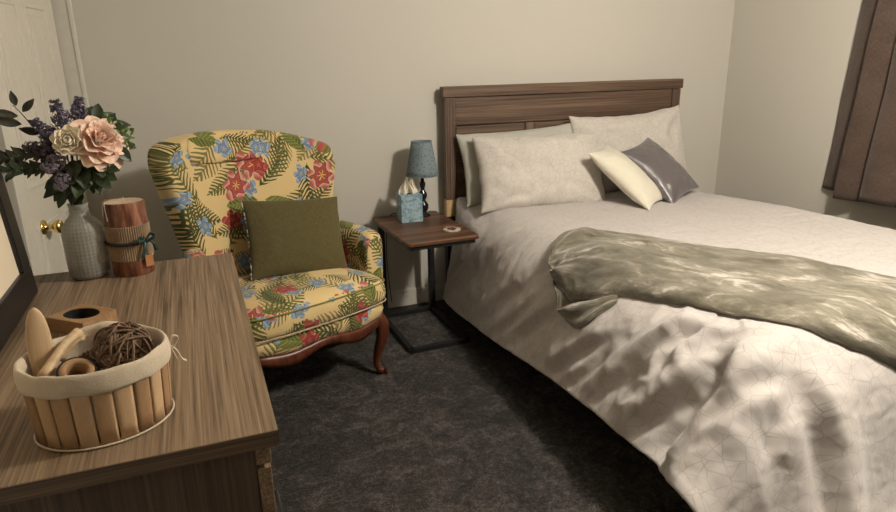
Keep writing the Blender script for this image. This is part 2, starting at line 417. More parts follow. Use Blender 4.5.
# ------------------------------------------------------------------ comforter (draped cloth, shape stored as rows of points in millimetres)
CLOTH_X = [
[-60,-42,-28,-14,-2,10,23,37,53,121,188,255,322,390,457,524,592,659,726,793,861,928,995,1063,1130,1197,1264,1332,1399,1466,1534,1584,1594,1594,1595,1595],
[-86,-67,-51,-34,-17,1,18,36,66,127,194,262,328,394,460,527,594,662,729,796,863,930,997,1065,1131,1198,1265,1332,1399,1466,1532,1587,1603,1593,1593,1594],
[-95,-77,-58,-39,-20,-1,18,38,75,135,200,266,332,398,464,530,597,664,731,798,865,931,999,1066,1132,1199,1266,1332,1398,1463,1521,1582,1616,1611,1597,1597],
[-99,-80,-60,-41,-22,-3,17,39,83,141,205,271,337,402,468,534,600,667,734,800,867,933,1000,1067,1133,1200,1266,1332,1397,1462,1523,1567,1615,1628,1609,1601],
[-102,-82,-63,-43,-24,-4,17,42,91,146,210,275,341,407,472,538,603,670,736,803,869,935,1001,1068,1134,1201,1267,1333,1399,1464,1524,1572,1602,1631,1622,1605],
[-105,-85,-65,-45,-25,-5,17,48,97,151,213,279,345,411,476,541,606,673,739,805,871,937,1003,1070,1136,1202,1268,1334,1400,1466,1526,1573,1601,1626,1627,1610],
[-108,-87,-67,-47,-26,-6,17,53,100,154,216,282,348,414,479,544,609,675,741,808,874,939,1005,1072,1138,1204,1270,1336,1403,1468,1529,1576,1604,1620,1628,1615],
[-110,-89,-69,-48,-27,-7,17,54,102,157,219,285,352,417,483,547,612,678,744,810,876,942,1008,1074,1140,1206,1272,1338,1404,1470,1530,1578,1607,1618,1626,1619],
[-112,-91,-70,-49,-28,-7,18,56,105,160,223,289,355,420,485,550,615,681,747,813,879,945,1011,1076,1142,1207,1274,1340,1406,1472,1532,1581,1610,1620,1626,1623],
[-114,-92,-71,-50,-28,-7,19,58,107,163,227,292,358,423,488,553,618,684,750,815,881,947,1013,1078,1144,1209,1275,1342,1408,1473,1534,1583,1613,1622,1626,1626],
[-116,-94,-72,-50,-29,-7,21,61,111,167,230,296,361,427,491,556,621,687,752,818,883,949,1014,1080,1145,1211,1277,1343,1409,1475,1536,1585,1615,1625,1628,1628],
[-118,-95,-73,-51,-28,-6,22,63,114,170,234,299,365,430,495,560,625,690,755,820,885,950,1016,1081,1147,1213,1278,1344,1411,1477,1538,1586,1618,1628,1630,1631],
[-119,-97,-74,-51,-28,-6,24,66,117,174,238,303,368,433,498,563,628,693,758,823,887,952,1017,1083,1149,1214,1280,1346,1412,1478,1539,1588,1620,1631,1633,1634],
[-120,-97,-74,-51,-28,-5,26,69,121,179,243,307,372,437,502,567,632,697,761,825,890,954,1019,1085,1151,1216,1281,1347,1413,1479,1540,1590,1622,1635,1636,1637],
[-121,-98,-75,-51,-27,-4,29,73,125,183,247,312,376,440,505,570,635,700,764,828,892,956,1021,1087,1152,1218,1283,1348,1413,1479,1540,1591,1625,1638,1639,1640],
[-122,-98,-74,-51,-27,-3,31,76,129,187,251,316,380,444,509,574,638,702,766,830,894,958,1023,1088,1154,1219,1284,1349,1414,1479,1540,1591,1626,1641,1642,1643],
[-122,-98,-74,-50,-26,-1,34,80,133,192,255,319,383,448,512,577,641,705,769,833,897,961,1025,1090,1156,1221,1285,1350,1414,1479,1541,1592,1628,1644,1646,1646],
[-123,-98,-74,-50,-25,0,37,83,136,195,259,323,387,451,516,580,644,708,771,835,899,963,1028,1093,1158,1222,1286,1351,1415,1479,1541,1593,1630,1647,1649,1649],
[-123,-98,-74,-49,-24,2,40,86,140,199,262,326,390,455,519,583,647,710,774,837,901,966,1030,1095,1160,1224,1288,1352,1416,1480,1542,1595,1632,1650,1652,1653],
[-123,-98,-73,-48,-23,4,42,90,143,202,266,330,394,458,523,587,650,713,776,840,904,968,1032,1097,1162,1226,1289,1353,1417,1481,1543,1596,1634,1653,1656,1656],
[-123,-98,-73,-48,-22,6,45,93,146,206,270,334,397,462,526,590,653,716,779,843,907,971,1035,1099,1163,1227,1291,1354,1418,1482,1544,1597,1635,1656,1659,1659],
[-123,-98,-73,-47,-22,8,48,97,150,211,274,338,401,465,530,593,656,719,782,845,909,973,1037,1101,1165,1229,1292,1355,1419,1482,1544,1597,1637,1659,1662,1663],
[-124,-98,-73,-47,-21,10,51,101,155,215,279,342,405,469,533,596,659,722,785,848,912,976,1039,1103,1167,1230,1293,1356,1419,1482,1544,1598,1638,1661,1666,1666],
[-125,-99,-73,-46,-20,12,55,105,159,220,283,346,410,473,537,600,662,725,788,851,915,978,1042,1105,1168,1231,1294,1357,1420,1483,1544,1598,1639,1664,1669,1669],
[-126,-100,-73,-46,-19,14,58,109,163,225,287,351,414,478,540,603,666,728,791,855,918,981,1044,1107,1170,1233,1295,1358,1421,1483,1544,1599,1641,1666,1672,1676],
[-127,-101,-74,-46,-19,16,61,112,167,229,292,356,419,482,544,606,669,731,795,858,920,983,1046,1109,1171,1234,1296,1359,1421,1484,1545,1600,1642,1668,1676,1676],
[-128,-101,-74,-46,-18,18,63,116,171,233,297,360,424,486,548,610,672,735,798,861,923,986,1049,1111,1173,1235,1298,1360,1422,1485,1546,1601,1644,1671,1679,1679],
[-130,-103,-75,-47,-18,19,65,118,175,237,301,365,428,490,552,614,676,738,801,863,926,988,1051,1113,1175,1237,1300,1362,1424,1486,1547,1602,1646,1673,1683,1683],
[-132,-104,-76,-47,-17,21,68,121,178,241,305,369,432,494,556,618,680,742,804,866,929,991,1054,1116,1178,1240,1302,1364,1426,1488,1548,1603,1647,1676,1686,1686],
[-134,-108,-83,-53,-17,22,70,124,181,245,309,373,436,498,560,622,684,746,808,870,932,994,1056,1118,1180,1242,1304,1366,1428,1490,1550,1605,1649,1678,1689,1703],
[-136,-107,-78,-48,-17,23,71,126,184,248,313,376,439,502,564,626,689,750,812,874,935,997,1059,1121,1183,1245,1307,1369,1431,1493,1553,1607,1651,1681,1702,1710],
[-138,-109,-79,-49,-18,23,72,128,186,251,316,380,443,505,568,630,693,755,816,878,939,1001,1063,1124,1186,1249,1311,1372,1434,1496,1556,1610,1654,1684,1695,1697],
[-141,-111,-81,-50,-18,23,73,129,188,253,319,383,446,509,572,634,696,758,820,881,943,1005,1066,1128,1190,1252,1314,1376,1438,1499,1560,1614,1658,1687,1699,1712],
[-147,-113,-83,-52,-19,23,73,130,190,257,323,387,451,514,576,638,700,761,823,885,947,1009,1070,1131,1193,1256,1318,1380,1442,1504,1564,1619,1663,1691,1702,1711],
[-182,-147,-112,-75,-30,24,80,137,199,264,329,393,456,519,581,643,704,765,827,889,951,1012,1073,1135,1197,1259,1321,1383,1445,1508,1570,1625,1671,1696,1718,1744],
[-210,-167,-122,-74,-19,38,93,150,211,274,338,401,463,525,586,647,708,770,831,893,955,1016,1077,1138,1200,1262,1324,1385,1447,1510,1571,1627,1683,1728,1762,1793],
[-211,-160,-108,-52,5,61,111,168,227,287,348,409,470,531,592,652,713,774,835,897,958,1019,1080,1141,1202,1264,1325,1387,1448,1509,1569,1624,1681,1735,1782,1823],
[-191,-136,-80,-25,31,79,133,189,242,300,358,418,478,537,597,657,718,779,839,900,961,1022,1083,1143,1204,1265,1326,1387,1447,1506,1565,1619,1669,1724,1778,1830],
[-164,-109,-56,1,48,103,157,204,256,313,366,426,484,543,603,662,722,783,843,904,965,1025,1085,1146,1206,1267,1327,1387,1445,1502,1557,1610,1653,1708,1761,1817],
[-141,-85,-32,17,73,128,173,212,271,322,372,433,490,547,607,667,727,787,847,908,968,1028,1088,1148,1208,1269,1328,1387,1441,1498,1553,1597,1643,1692,1747,1798],
[-116,-63,-11,43,97,143,173,226,283,323,379,437,496,552,611,671,731,791,851,911,971,1031,1091,1151,1211,1271,1330,1389,1437,1494,1552,1588,1632,1675,1730,1783],
[-105,-49,6,59,105,133,179,238,286,326,384,443,500,556,616,675,735,795,855,915,974,1034,1094,1154,1213,1273,1332,1387,1432,1490,1546,1598,1626,1663,1712,1769],
[-110,-50,7,59,87,132,190,245,280,331,391,450,504,561,620,679,739,799,859,918,978,1037,1096,1156,1217,1276,1336,1384,1429,1488,1537,1593,1638,1662,1701,1751],
[-116,-56,3,49,85,142,196,235,282,340,398,453,510,566,624,684,743,803,862,921,981,1040,1099,1159,1220,1280,1339,1390,1431,1487,1544,1583,1637,1669,1704,1746],
[-122,-62,-2,39,94,146,191,242,296,351,408,465,519,575,633,690,748,807,866,925,984,1042,1102,1162,1223,1283,1341,1395,1443,1490,1550,1596,1630,1671,1717,1765],
[-123,-64,-5,49,105,156,208,262,316,370,424,480,535,588,644,696,753,812,870,928,986,1045,1104,1163,1222,1280,1338,1394,1449,1499,1555,1612,1647,1694,1745,1796],
[-123,-64,-3,59,119,177,232,285,336,389,444,498,554,600,658,703,761,818,875,931,989,1047,1105,1162,1218,1271,1327,1383,1439,1496,1558,1619,1674,1725,1777,1828]]
CLOTH_Y = [
[-166,-164,-160,-156,-152,-148,-143,-139,-120,-120,-120,-120,-120,-120,-120,-120,-120,-120,-120,-120,-120,-120,-120,-120,-120,-120,-120,-120,-120,-120,-120,-121,-117,-114,-111,-107],
[-222,-220,-217,-214,-211,-207,-204,-200,-197,-191,-187,-186,-185,-185,-184,-184,-183,-183,-182,-183,-182,-182,-181,-181,-181,-180,-179,-179,-179,-180,-184,-183,-177,-176,-173,-169],
[-284,-282,-279,-275,-272,-269,-265,-262,-259,-253,-249,-248,-247,-246,-246,-246,-246,-245,-245,-245,-245,-244,-243,-242,-242,-241,-240,-240,-240,-241,-238,-243,-238,-236,-235,-231],
[-346,-344,-341,-338,-334,-331,-328,-325,-322,-317,-313,-310,-309,-309,-309,-309,-309,-308,-308,-307,-307,-307,-306,-305,-304,-303,-302,-301,-301,-301,-299,-298,-299,-296,-296,-293],
[-409,-407,-404,-400,-397,-394,-391,-388,-384,-380,-376,-374,-372,-372,-372,-372,-371,-371,-370,-370,-369,-369,-368,-367,-366,-365,-364,-363,-362,-362,-360,-359,-359,-358,-357,-355],
[-473,-470,-466,-463,-460,-456,-453,-451,-447,-443,-440,-437,-436,-435,-435,-434,-434,-433,-433,-432,-431,-431,-430,-429,-428,-427,-426,-425,-424,-423,-422,-421,-421,-421,-420,-419],
[-536,-533,-529,-526,-522,-519,-516,-513,-509,-506,-504,-501,-499,-498,-498,-497,-496,-496,-495,-494,-493,-493,-492,-492,-491,-490,-489,-488,-487,-486,-484,-483,-483,-483,-483,-483],
[-599,-595,-592,-588,-584,-581,-578,-575,-572,-569,-567,-565,-563,-562,-561,-560,-559,-559,-558,-557,-556,-555,-555,-554,-553,-552,-551,-550,-549,-548,-546,-545,-545,-545,-546,-547],
[-661,-657,-654,-650,-646,-643,-640,-637,-635,-632,-630,-628,-627,-625,-624,-623,-622,-622,-621,-621,-620,-619,-618,-617,-616,-615,-613,-612,-611,-609,-608,-608,-607,-608,-609,-610],
[-724,-720,-716,-712,-709,-705,-702,-700,-697,-695,-693,-692,-690,-688,-687,-686,-685,-685,-685,-684,-683,-681,-680,-679,-678,-677,-675,-674,-673,-672,-671,-670,-670,-671,-672,-674],
[-787,-782,-778,-774,-771,-768,-765,-762,-760,-758,-756,-755,-753,-751,-750,-749,-748,-748,-748,-747,-746,-744,-742,-741,-740,-739,-738,-736,-735,-734,-733,-733,-733,-734,-736,-738],
[-850,-846,-841,-837,-834,-831,-828,-825,-823,-821,-819,-818,-816,-814,-813,-812,-811,-811,-810,-810,-808,-807,-805,-803,-802,-801,-800,-799,-797,-796,-795,-795,-796,-797,-799,-802],
[-914,-909,-904,-900,-896,-893,-890,-887,-885,-883,-882,-881,-879,-877,-876,-875,-875,-874,-873,-872,-871,-869,-868,-866,-865,-864,-863,-862,-860,-859,-858,-857,-858,-860,-863,-866],
[-978,-972,-967,-963,-959,-956,-952,-950,-948,-946,-945,-944,-942,-941,-939,-939,-938,-937,-936,-935,-933,-932,-930,-929,-928,-927,-926,-925,-923,-922,-920,-920,-921,-923,-926,-930],
[-1041,-1035,-1030,-1026,-1022,-1019,-1015,-1013,-1011,-1010,-1008,-1007,-1005,-1004,-1003,-1002,-1001,-1000,-999,-997,-996,-995,-993,-992,-991,-990,-989,-988,-986,-985,-983,-983,-983,-986,-989,-994],
[-1104,-1098,-1093,-1089,-1085,-1082,-1079,-1077,-1075,-1073,-1072,-1070,-1068,-1067,-1066,-1065,-1064,-1062,-1061,-1060,-1058,-1057,-1056,-1055,-1054,-1052,-1051,-1050,-1049,-1047,-1046,-1045,-1046,-1048,-1052,-1056],
[-1167,-1161,-1156,-1152,-1148,-1145,-1142,-1140,-1138,-1136,-1135,-1133,-1131,-1130,-1129,-1128,-1127,-1125,-1123,-1122,-1120,-1119,-1118,-1117,-1116,-1115,-1113,-1112,-1111,-1109,-1108,-1108,-1109,-1111,-1115,-1119],
[-1229,-1223,-1218,-1214,-1211,-1208,-1206,-1203,-1201,-1199,-1197,-1195,-1194,-1193,-1192,-1191,-1189,-1187,-1185,-1184,-1182,-1181,-1180,-1179,-1178,-1176,-1175,-1174,-1173,-1171,-1170,-1170,-1171,-1174,-1177,-1181],
[-1291,-1285,-1281,-1277,-1273,-1270,-1268,-1266,-1264,-1262,-1260,-1258,-1257,-1256,-1255,-1254,-1252,-1250,-1248,-1246,-1245,-1244,-1243,-1242,-1241,-1239,-1237,-1236,-1235,-1234,-1233,-1233,-1234,-1236,-1239,-1243],
[-1353,-1347,-1343,-1339,-1336,-1333,-1331,-1329,-1327,-1325,-1324,-1322,-1321,-1320,-1318,-1317,-1315,-1314,-1312,-1310,-1309,-1308,-1307,-1305,-1304,-1302,-1301,-1299,-1298,-1296,-1295,-1295,-1296,-1298,-1302,-1306],
[-1414,-1409,-1405,-1401,-1398,-1395,-1393,-1392,-1390,-1389,-1388,-1386,-1385,-1384,-1383,-1381,-1379,-1378,-1376,-1374,-1373,-1372,-1371,-1369,-1368,-1366,-1364,-1363,-1361,-1360,-1359,-1358,-1358,-1360,-1364,-1368],
[-1475,-1471,-1467,-1463,-1460,-1458,-1456,-1455,-1454,-1453,-1452,-1451,-1450,-1449,-1447,-1445,-1443,-1442,-1440,-1438,-1437,-1436,-1434,-1433,-1431,-1430,-1428,-1426,-1425,-1423,-1422,-1421,-1421,-1423,-1426,-1430],
[-1537,-1533,-1529,-1525,-1522,-1520,-1519,-1518,-1517,-1517,-1516,-1515,-1514,-1513,-1512,-1509,-1507,-1505,-1504,-1502,-1501,-1499,-1498,-1497,-1495,-1493,-1491,-1489,-1488,-1486,-1485,-1484,-1484,-1485,-1488,-1492],
[-1599,-1595,-1591,-1588,-1585,-1583,-1582,-1582,-1581,-1580,-1579,-1579,-1578,-1577,-1576,-1573,-1571,-1569,-1567,-1566,-1565,-1563,-1562,-1560,-1558,-1556,-1554,-1552,-1550,-1548,-1547,-1546,-1546,-1547,-1549,-1553],
[-1661,-1658,-1654,-1651,-1649,-1647,-1646,-1645,-1645,-1644,-1643,-1642,-1642,-1641,-1639,-1637,-1635,-1633,-1631,-1630,-1628,-1626,-1625,-1623,-1621,-1619,-1617,-1615,-1613,-1611,-1609,-1608,-1607,-1608,-1611,-1615],
[-1724,-1721,-1718,-1715,-1713,-1711,-1710,-1710,-1709,-1708,-1707,-1707,-1706,-1705,-1703,-1701,-1699,-1697,-1695,-1693,-1691,-1689,-1687,-1686,-1684,-1682,-1680,-1677,-1675,-1673,-1671,-1670,-1669,-1670,-1673,-1676],
[-1786,-1783,-1781,-1779,-1778,-1777,-1776,-1775,-1774,-1773,-1772,-1771,-1770,-1768,-1766,-1764,-1762,-1760,-1758,-1756,-1754,-1752,-1750,-1748,-1746,-1744,-1742,-1740,-1738,-1736,-1735,-1733,-1732,-1732,-1734,-1738],
[-1849,-1847,-1845,-1843,-1843,-1842,-1842,-1841,-1840,-1839,-1837,-1836,-1834,-1832,-1830,-1828,-1826,-1824,-1822,-1820,-1817,-1815,-1813,-1811,-1809,-1807,-1805,-1803,-1802,-1800,-1798,-1796,-1795,-1794,-1796,-1799],
[-1912,-1911,-1910,-1908,-1908,-1908,-1908,-1908,-1906,-1905,-1903,-1901,-1899,-1896,-1893,-1891,-1889,-1887,-1885,-1883,-1881,-1879,-1877,-1874,-1872,-1870,-1869,-1867,-1865,-1863,-1861,-1859,-1857,-1856,-1858,-1861],
[-1976,-1975,-1974,-1974,-1974,-1974,-1975,-1975,-1974,-1972,-1969,-1967,-1963,-1960,-1957,-1954,-1952,-1950,-1948,-1946,-1944,-1942,-1940,-1937,-1935,-1933,-1932,-1930,-1928,-1926,-1924,-1921,-1919,-1918,-1919,-1920],
[-2040,-2039,-2039,-2039,-2040,-2041,-2043,-2043,-2042,-2040,-2036,-2032,-2029,-2025,-2021,-2018,-2015,-2013,-2011,-2008,-2007,-2005,-2003,-2000,-1998,-1997,-1995,-1994,-1992,-1990,-1987,-1983,-1980,-1978,-1978,-1979],
[-2104,-2104,-2105,-2106,-2107,-2109,-2111,-2112,-2111,-2108,-2103,-2098,-2094,-2089,-2086,-2082,-2079,-2076,-2073,-2071,-2069,-2067,-2065,-2063,-2061,-2060,-2058,-2057,-2055,-2053,-2050,-2046,-2042,-2039,-2037,-2037],
[-2169,-2170,-2171,-2172,-2175,-2177,-2180,-2182,-2180,-2176,-2170,-2164,-2158,-2154,-2150,-2146,-2143,-2139,-2136,-2133,-2131,-2130,-2128,-2126,-2124,-2123,-2122,-2120,-2119,-2117,-2114,-2108,-2103,-2099,-2097,-2096],
[-2234,-2236,-2237,-2240,-2242,-2245,-2249,-2251,-2250,-2244,-2236,-2229,-2223,-2218,-2214,-2210,-2206,-2202,-2199,-2196,-2194,-2193,-2191,-2189,-2188,-2187,-2185,-2185,-2184,-2182,-2179,-2172,-2165,-2161,-2158,-2157],
[-2284,-2288,-2295,-2302,-2308,-2312,-2315,-2317,-2314,-2307,-2298,-2292,-2286,-2281,-2276,-2272,-2268,-2265,-2262,-2260,-2258,-2256,-2254,-2252,-2251,-2250,-2249,-2249,-2248,-2248,-2245,-2237,-2227,-2222,-2217,-2209],
[-2340,-2350,-2360,-2367,-2369,-2367,-2371,-2373,-2367,-2358,-2351,-2345,-2340,-2336,-2332,-2328,-2325,-2322,-2320,-2318,-2316,-2314,-2312,-2311,-2310,-2309,-2308,-2308,-2308,-2309,-2307,-2297,-2287,-2274,-2257,-2241],
[-2403,-2411,-2416,-2415,-2404,-2401,-2412,-2409,-2402,-2396,-2391,-2387,-2383,-2380,-2377,-2374,-2372,-2370,-2368,-2366,-2365,-2363,-2362,-2360,-2359,-2359,-2358,-2358,-2358,-2360,-2358,-2346,-2340,-2331,-2315,-2295],
[-2449,-2449,-2444,-2426,-2420,-2440,-2425,-2420,-2434,-2424,-2414,-2412,-2411,-2409,-2407,-2406,-2404,-2403,-2402,-2401,-2400,-2399,-2398,-2397,-2396,-2396,-2395,-2395,-2395,-2397,-2395,-2380,-2359,-2368,-2364,-2351],
[-2460,-2451,-2433,-2436,-2458,-2444,-2430,-2450,-2466,-2449,-2423,-2422,-2431,-2420,-2420,-2419,-2419,-2418,-2418,-2418,-2417,-2417,-2417,-2417,-2416,-2416,-2416,-2416,-2419,-2429,-2414,-2401,-2368,-2367,-2384,-2387],
[-2437,-2440,-2452,-2472,-2460,-2450,-2467,-2494,-2495,-2463,-2431,-2433,-2446,-2428,-2427,-2427,-2426,-2426,-2430,-2430,-2425,-2425,-2424,-2424,-2424,-2424,-2424,-2424,-2446,-2457,-2441,-2410,-2383,-2357,-2367,-2389],
[-2454,-2464,-2478,-2479,-2480,-2494,-2519,-2532,-2516,-2472,-2448,-2455,-2458,-2435,-2435,-2434,-2434,-2433,-2438,-2437,-2432,-2432,-2432,-2432,-2432,-2432,-2431,-2436,-2470,-2481,-2470,-2431,-2399,-2363,-2354,-2372],
[-2502,-2507,-2515,-2522,-2534,-2552,-2569,-2563,-2528,-2483,-2469,-2479,-2466,-2445,-2442,-2442,-2441,-2441,-2442,-2442,-2440,-2440,-2439,-2439,-2439,-2442,-2439,-2459,-2494,-2501,-2487,-2465,-2420,-2380,-2353,-2352],
[-2564,-2568,-2573,-2581,-2593,-2608,-2603,-2584,-2534,-2504,-2497,-2498,-2473,-2455,-2450,-2449,-2448,-2448,-2448,-2447,-2447,-2447,-2447,-2447,-2446,-2452,-2451,-2482,-2518,-2523,-2496,-2485,-2455,-2408,-2370,-2341],
[-2626,-2630,-2634,-2643,-2654,-2658,-2634,-2590,-2554,-2535,-2528,-2507,-2488,-2467,-2458,-2459,-2456,-2456,-2455,-2455,-2454,-2454,-2454,-2454,-2457,-2458,-2470,-2497,-2537,-2549,-2536,-2502,-2483,-2441,-2400,-2364],
[-2690,-2693,-2696,-2705,-2708,-2685,-2651,-2620,-2595,-2572,-2555,-2539,-2517,-2504,-2495,-2482,-2480,-2475,-2471,-2469,-2468,-2466,-2465,-2465,-2469,-2475,-2492,-2514,-2547,-2580,-2577,-2546,-2510,-2474,-2440,-2409],
[-2754,-2756,-2758,-2761,-2747,-2725,-2698,-2672,-2648,-2628,-2606,-2588,-2571,-2563,-2551,-2536,-2527,-2521,-2517,-2513,-2510,-2509,-2508,-2508,-2513,-2521,-2529,-2545,-2565,-2595,-2613,-2593,-2555,-2522,-2492,-2462],
[-2816,-2818,-2820,-2817,-2803,-2782,-2756,-2730,-2707,-2686,-2666,-2647,-2630,-2623,-2610,-2597,-2588,-2583,-2578,-2575,-2572,-2570,-2568,-2568,-2571,-2582,-2587,-2600,-2617,-2634,-2641,-2633,-2607,-2576,-2546,-2516]]
CLOTH_Z = [
[87,153,219,285,352,419,487,556,653,655,664,671,645,635,647,650,650,653,652,654,652,651,639,643,655,652,650,653,647,654,660,607,538,470,402,334],
[96,161,226,292,357,422,489,555,616,644,656,663,654,643,643,644,642,642,644,647,644,638,631,634,642,637,632,634,633,641,638,599,532,465,397,330],
[100,164,228,293,358,422,487,551,605,633,645,650,648,641,639,640,639,638,638,639,639,638,638,638,638,638,638,638,638,640,609,582,525,458,392,326],
[102,165,229,293,358,422,485,548,596,626,638,642,642,640,640,640,640,640,640,640,640,640,640,640,640,640,640,640,640,633,607,559,514,450,386,320],
[104,168,231,295,358,422,485,545,587,621,638,640,640,640,640,640,640,640,640,640,640,640,640,640,640,640,640,640,640,633,605,561,502,444,379,315],
[107,170,234,297,360,423,485,541,582,619,638,640,640,640,640,640,640,640,640,640,640,640,640,640,640,640,640,640,640,634,606,559,500,440,375,311],
[112,174,237,299,362,425,486,540,584,619,639,640,640,640,640,640,640,640,640,640,640,640,640,640,640,640,640,640,640,634,607,560,501,437,373,309],
[118,179,241,303,365,427,488,541,586,621,639,640,640,640,640,640,640,640,640,640,640,640,640,640,640,640,640,640,640,634,608,561,502,437,373,308],
[123,184,245,307,369,431,491,544,587,622,639,640,640,640,640,640,640,640,640,640,640,640,640,640,640,640,640,640,640,635,609,563,503,438,373,309],
[128,189,250,311,373,435,495,547,590,624,640,640,640,640,640,640,640,640,640,640,640,640,640,640,640,640,640,640,640,635,610,565,506,440,375,310],
[133,194,255,316,378,439,499,550,592,625,640,640,640,640,640,640,640,640,640,640,640,640,640,640,640,640,640,640,640,636,611,566,508,443,378,313],
[138,199,260,321,383,444,503,553,594,627,640,640,640,640,640,640,640,640,640,640,640,640,640,640,640,640,640,640,640,636,612,568,511,446,381,316],
[144,205,266,327,388,449,507,556,596,628,640,640,640,640,640,640,640,640,640,640,640,640,640,640,640,640,640,640,640,636,613,571,514,450,385,320],
[151,211,272,333,394,454,511,559,599,630,640,640,640,640,640,640,640,640,640,640,640,640,640,640,640,640,640,640,640,637,615,573,517,454,389,324],
[159,218,278,339,399,459,515,563,601,631,640,640,640,640,640,640,640,640,640,640,640,640,640,640,640,640,640,640,640,638,616,576,521,458,393,329],
[166,225,285,345,405,464,519,566,604,633,640,640,640,640,640,640,640,640,640,640,640,640,640,640,640,640,640,640,640,638,618,579,524,462,398,334],
[174,232,291,351,411,470,523,569,607,634,640,640,640,640,640,640,640,640,640,640,640,640,640,640,640,640,640,640,640,638,620,581,528,466,402,340],
[181,239,298,357,417,475,528,572,609,635,640,640,640,640,640,640,640,640,640,640,640,640,640,640,640,640,640,640,640,639,621,584,531,470,407,344],
[189,247,305,364,423,480,531,575,611,635,640,640,640,640,640,640,640,640,640,640,640,640,640,640,640,640,640,640,640,639,622,586,535,474,411,349],
[196,254,311,370,428,485,535,577,613,636,640,640,640,640,640,640,640,640,640,640,640,640,640,640,640,640,640,640,640,639,623,588,538,478,416,353],
[203,260,318,375,433,489,539,580,615,637,640,640,640,640,640,640,640,640,640,640,640,640,640,640,640,640,640,640,640,640,625,590,541,482,420,358],
[209,266,323,380,438,493,542,583,618,638,640,640,640,640,640,640,640,640,640,640,640,640,640,640,640,640,640,640,640,640,626,593,544,486,424,362],
[214,271,328,385,443,498,546,586,620,638,640,640,640,640,640,640,640,640,640,640,640,640,640,640,640,640,640,640,640,640,627,595,548,490,429,367],
[219,275,332,390,447,502,549,589,622,639,640,640,640,640,640,640,640,640,640,640,640,640,640,640,640,640,640,640,640,640,629,598,552,495,433,372],
[223,279,336,394,451,506,553,591,624,639,640,640,640,640,640,640,640,640,640,640,640,640,640,640,640,640,640,640,640,640,630,600,555,498,437,376],
[227,283,340,397,455,509,555,594,626,640,640,640,640,640,640,640,640,640,640,640,640,640,640,640,640,640,640,640,640,640,631,602,557,502,441,380],
[231,287,343,400,458,512,558,596,627,640,640,640,640,640,640,640,640,640,640,640,640,640,640,640,640,640,640,640,640,640,631,604,560,505,444,384],
[234,289,346,403,461,514,560,597,628,640,640,640,640,640,640,640,640,640,640,640,640,640,640,640,640,640,640,640,640,640,632,605,562,508,448,387],
[236,292,349,406,464,517,562,599,630,640,640,640,640,640,640,640,640,640,640,640,640,640,640,640,640,640,640,640,640,640,633,607,565,511,451,391],
[239,295,354,411,466,519,564,600,631,640,640,640,640,640,640,640,640,640,640,640,640,640,640,640,640,640,640,640,640,640,633,608,567,514,455,397],
[241,296,353,410,468,521,565,602,631,640,640,640,640,640,640,640,640,640,640,640,640,640,640,640,640,640,640,640,640,640,633,609,568,516,460,401],
[242,297,354,411,470,522,567,603,632,640,640,640,640,640,640,640,640,640,640,640,640,640,640,640,640,640,640,640,640,640,633,609,569,517,458,399],
[242,298,355,412,470,523,567,604,633,640,640,640,640,640,640,640,640,640,640,640,640,640,640,640,640,640,640,640,640,640,633,609,568,515,457,399],
[245,298,355,412,469,521,564,600,629,637,638,639,640,640,640,640,640,640,640,640,640,640,640,640,640,640,640,640,640,640,633,608,566,514,455,396],
[265,318,370,423,471,510,546,580,604,614,618,622,624,626,628,629,631,632,633,633,634,634,635,635,635,636,636,636,636,636,629,604,565,511,457,404],
[280,324,368,410,446,477,511,542,563,573,580,585,590,593,596,599,601,603,605,606,608,609,610,611,612,612,613,613,613,612,605,582,557,519,473,425],
[267,302,337,369,396,425,461,488,508,520,529,536,542,547,551,554,557,560,562,564,566,568,569,570,571,572,573,573,573,571,564,543,524,498,464,427],
[227,256,284,310,337,374,400,426,452,463,470,477,484,489,494,498,502,505,508,510,512,514,516,518,519,520,521,522,521,519,510,491,468,450,428,402],
[171,198,225,251,286,313,339,371,397,405,406,413,422,426,431,435,439,442,445,448,450,453,455,456,458,459,460,462,463,464,450,432,409,391,372,353],
[116,140,168,200,226,252,289,326,342,342,341,349,359,362,367,371,375,378,382,384,386,388,390,392,394,395,397,398,406,406,393,371,351,332,314,294],
[60,86,115,141,170,208,254,278,283,278,278,288,296,298,303,307,311,314,317,320,322,324,326,328,330,332,333,336,347,348,337,314,293,273,255,235],
[22,43,68,97,135,186,217,226,220,214,217,229,233,235,239,244,248,251,254,256,259,261,263,265,267,269,271,277,289,289,278,263,236,214,195,178],
[20,27,44,74,126,161,168,166,157,154,160,169,170,173,177,181,185,188,191,194,196,199,200,202,204,207,209,219,232,233,218,205,186,158,136,120],
[20,20,29,66,110,128,117,104,96,98,106,107,110,111,115,120,123,126,129,132,135,137,138,139,141,144,149,159,172,178,172,146,131,106,82,63],
[20,20,20,60,81,73,57,49,50,49,51,56,55,63,68,62,65,67,69,72,75,76,76,77,79,83,90,99,113,125,127,105,76,53,36,24],
[20,20,20,36,36,26,20,22,25,30,20,21,29,50,48,31,25,26,28,29,29,30,31,31,34,42,40,45,53,66,76,67,37,22,20,20],
[20,20,20,20,20,20,20,20,34,20,20,20,20,56,56,20,20,20,20,20,20,20,20,20,20,35,20,20,20,20,20,20,20,20,20,20]]

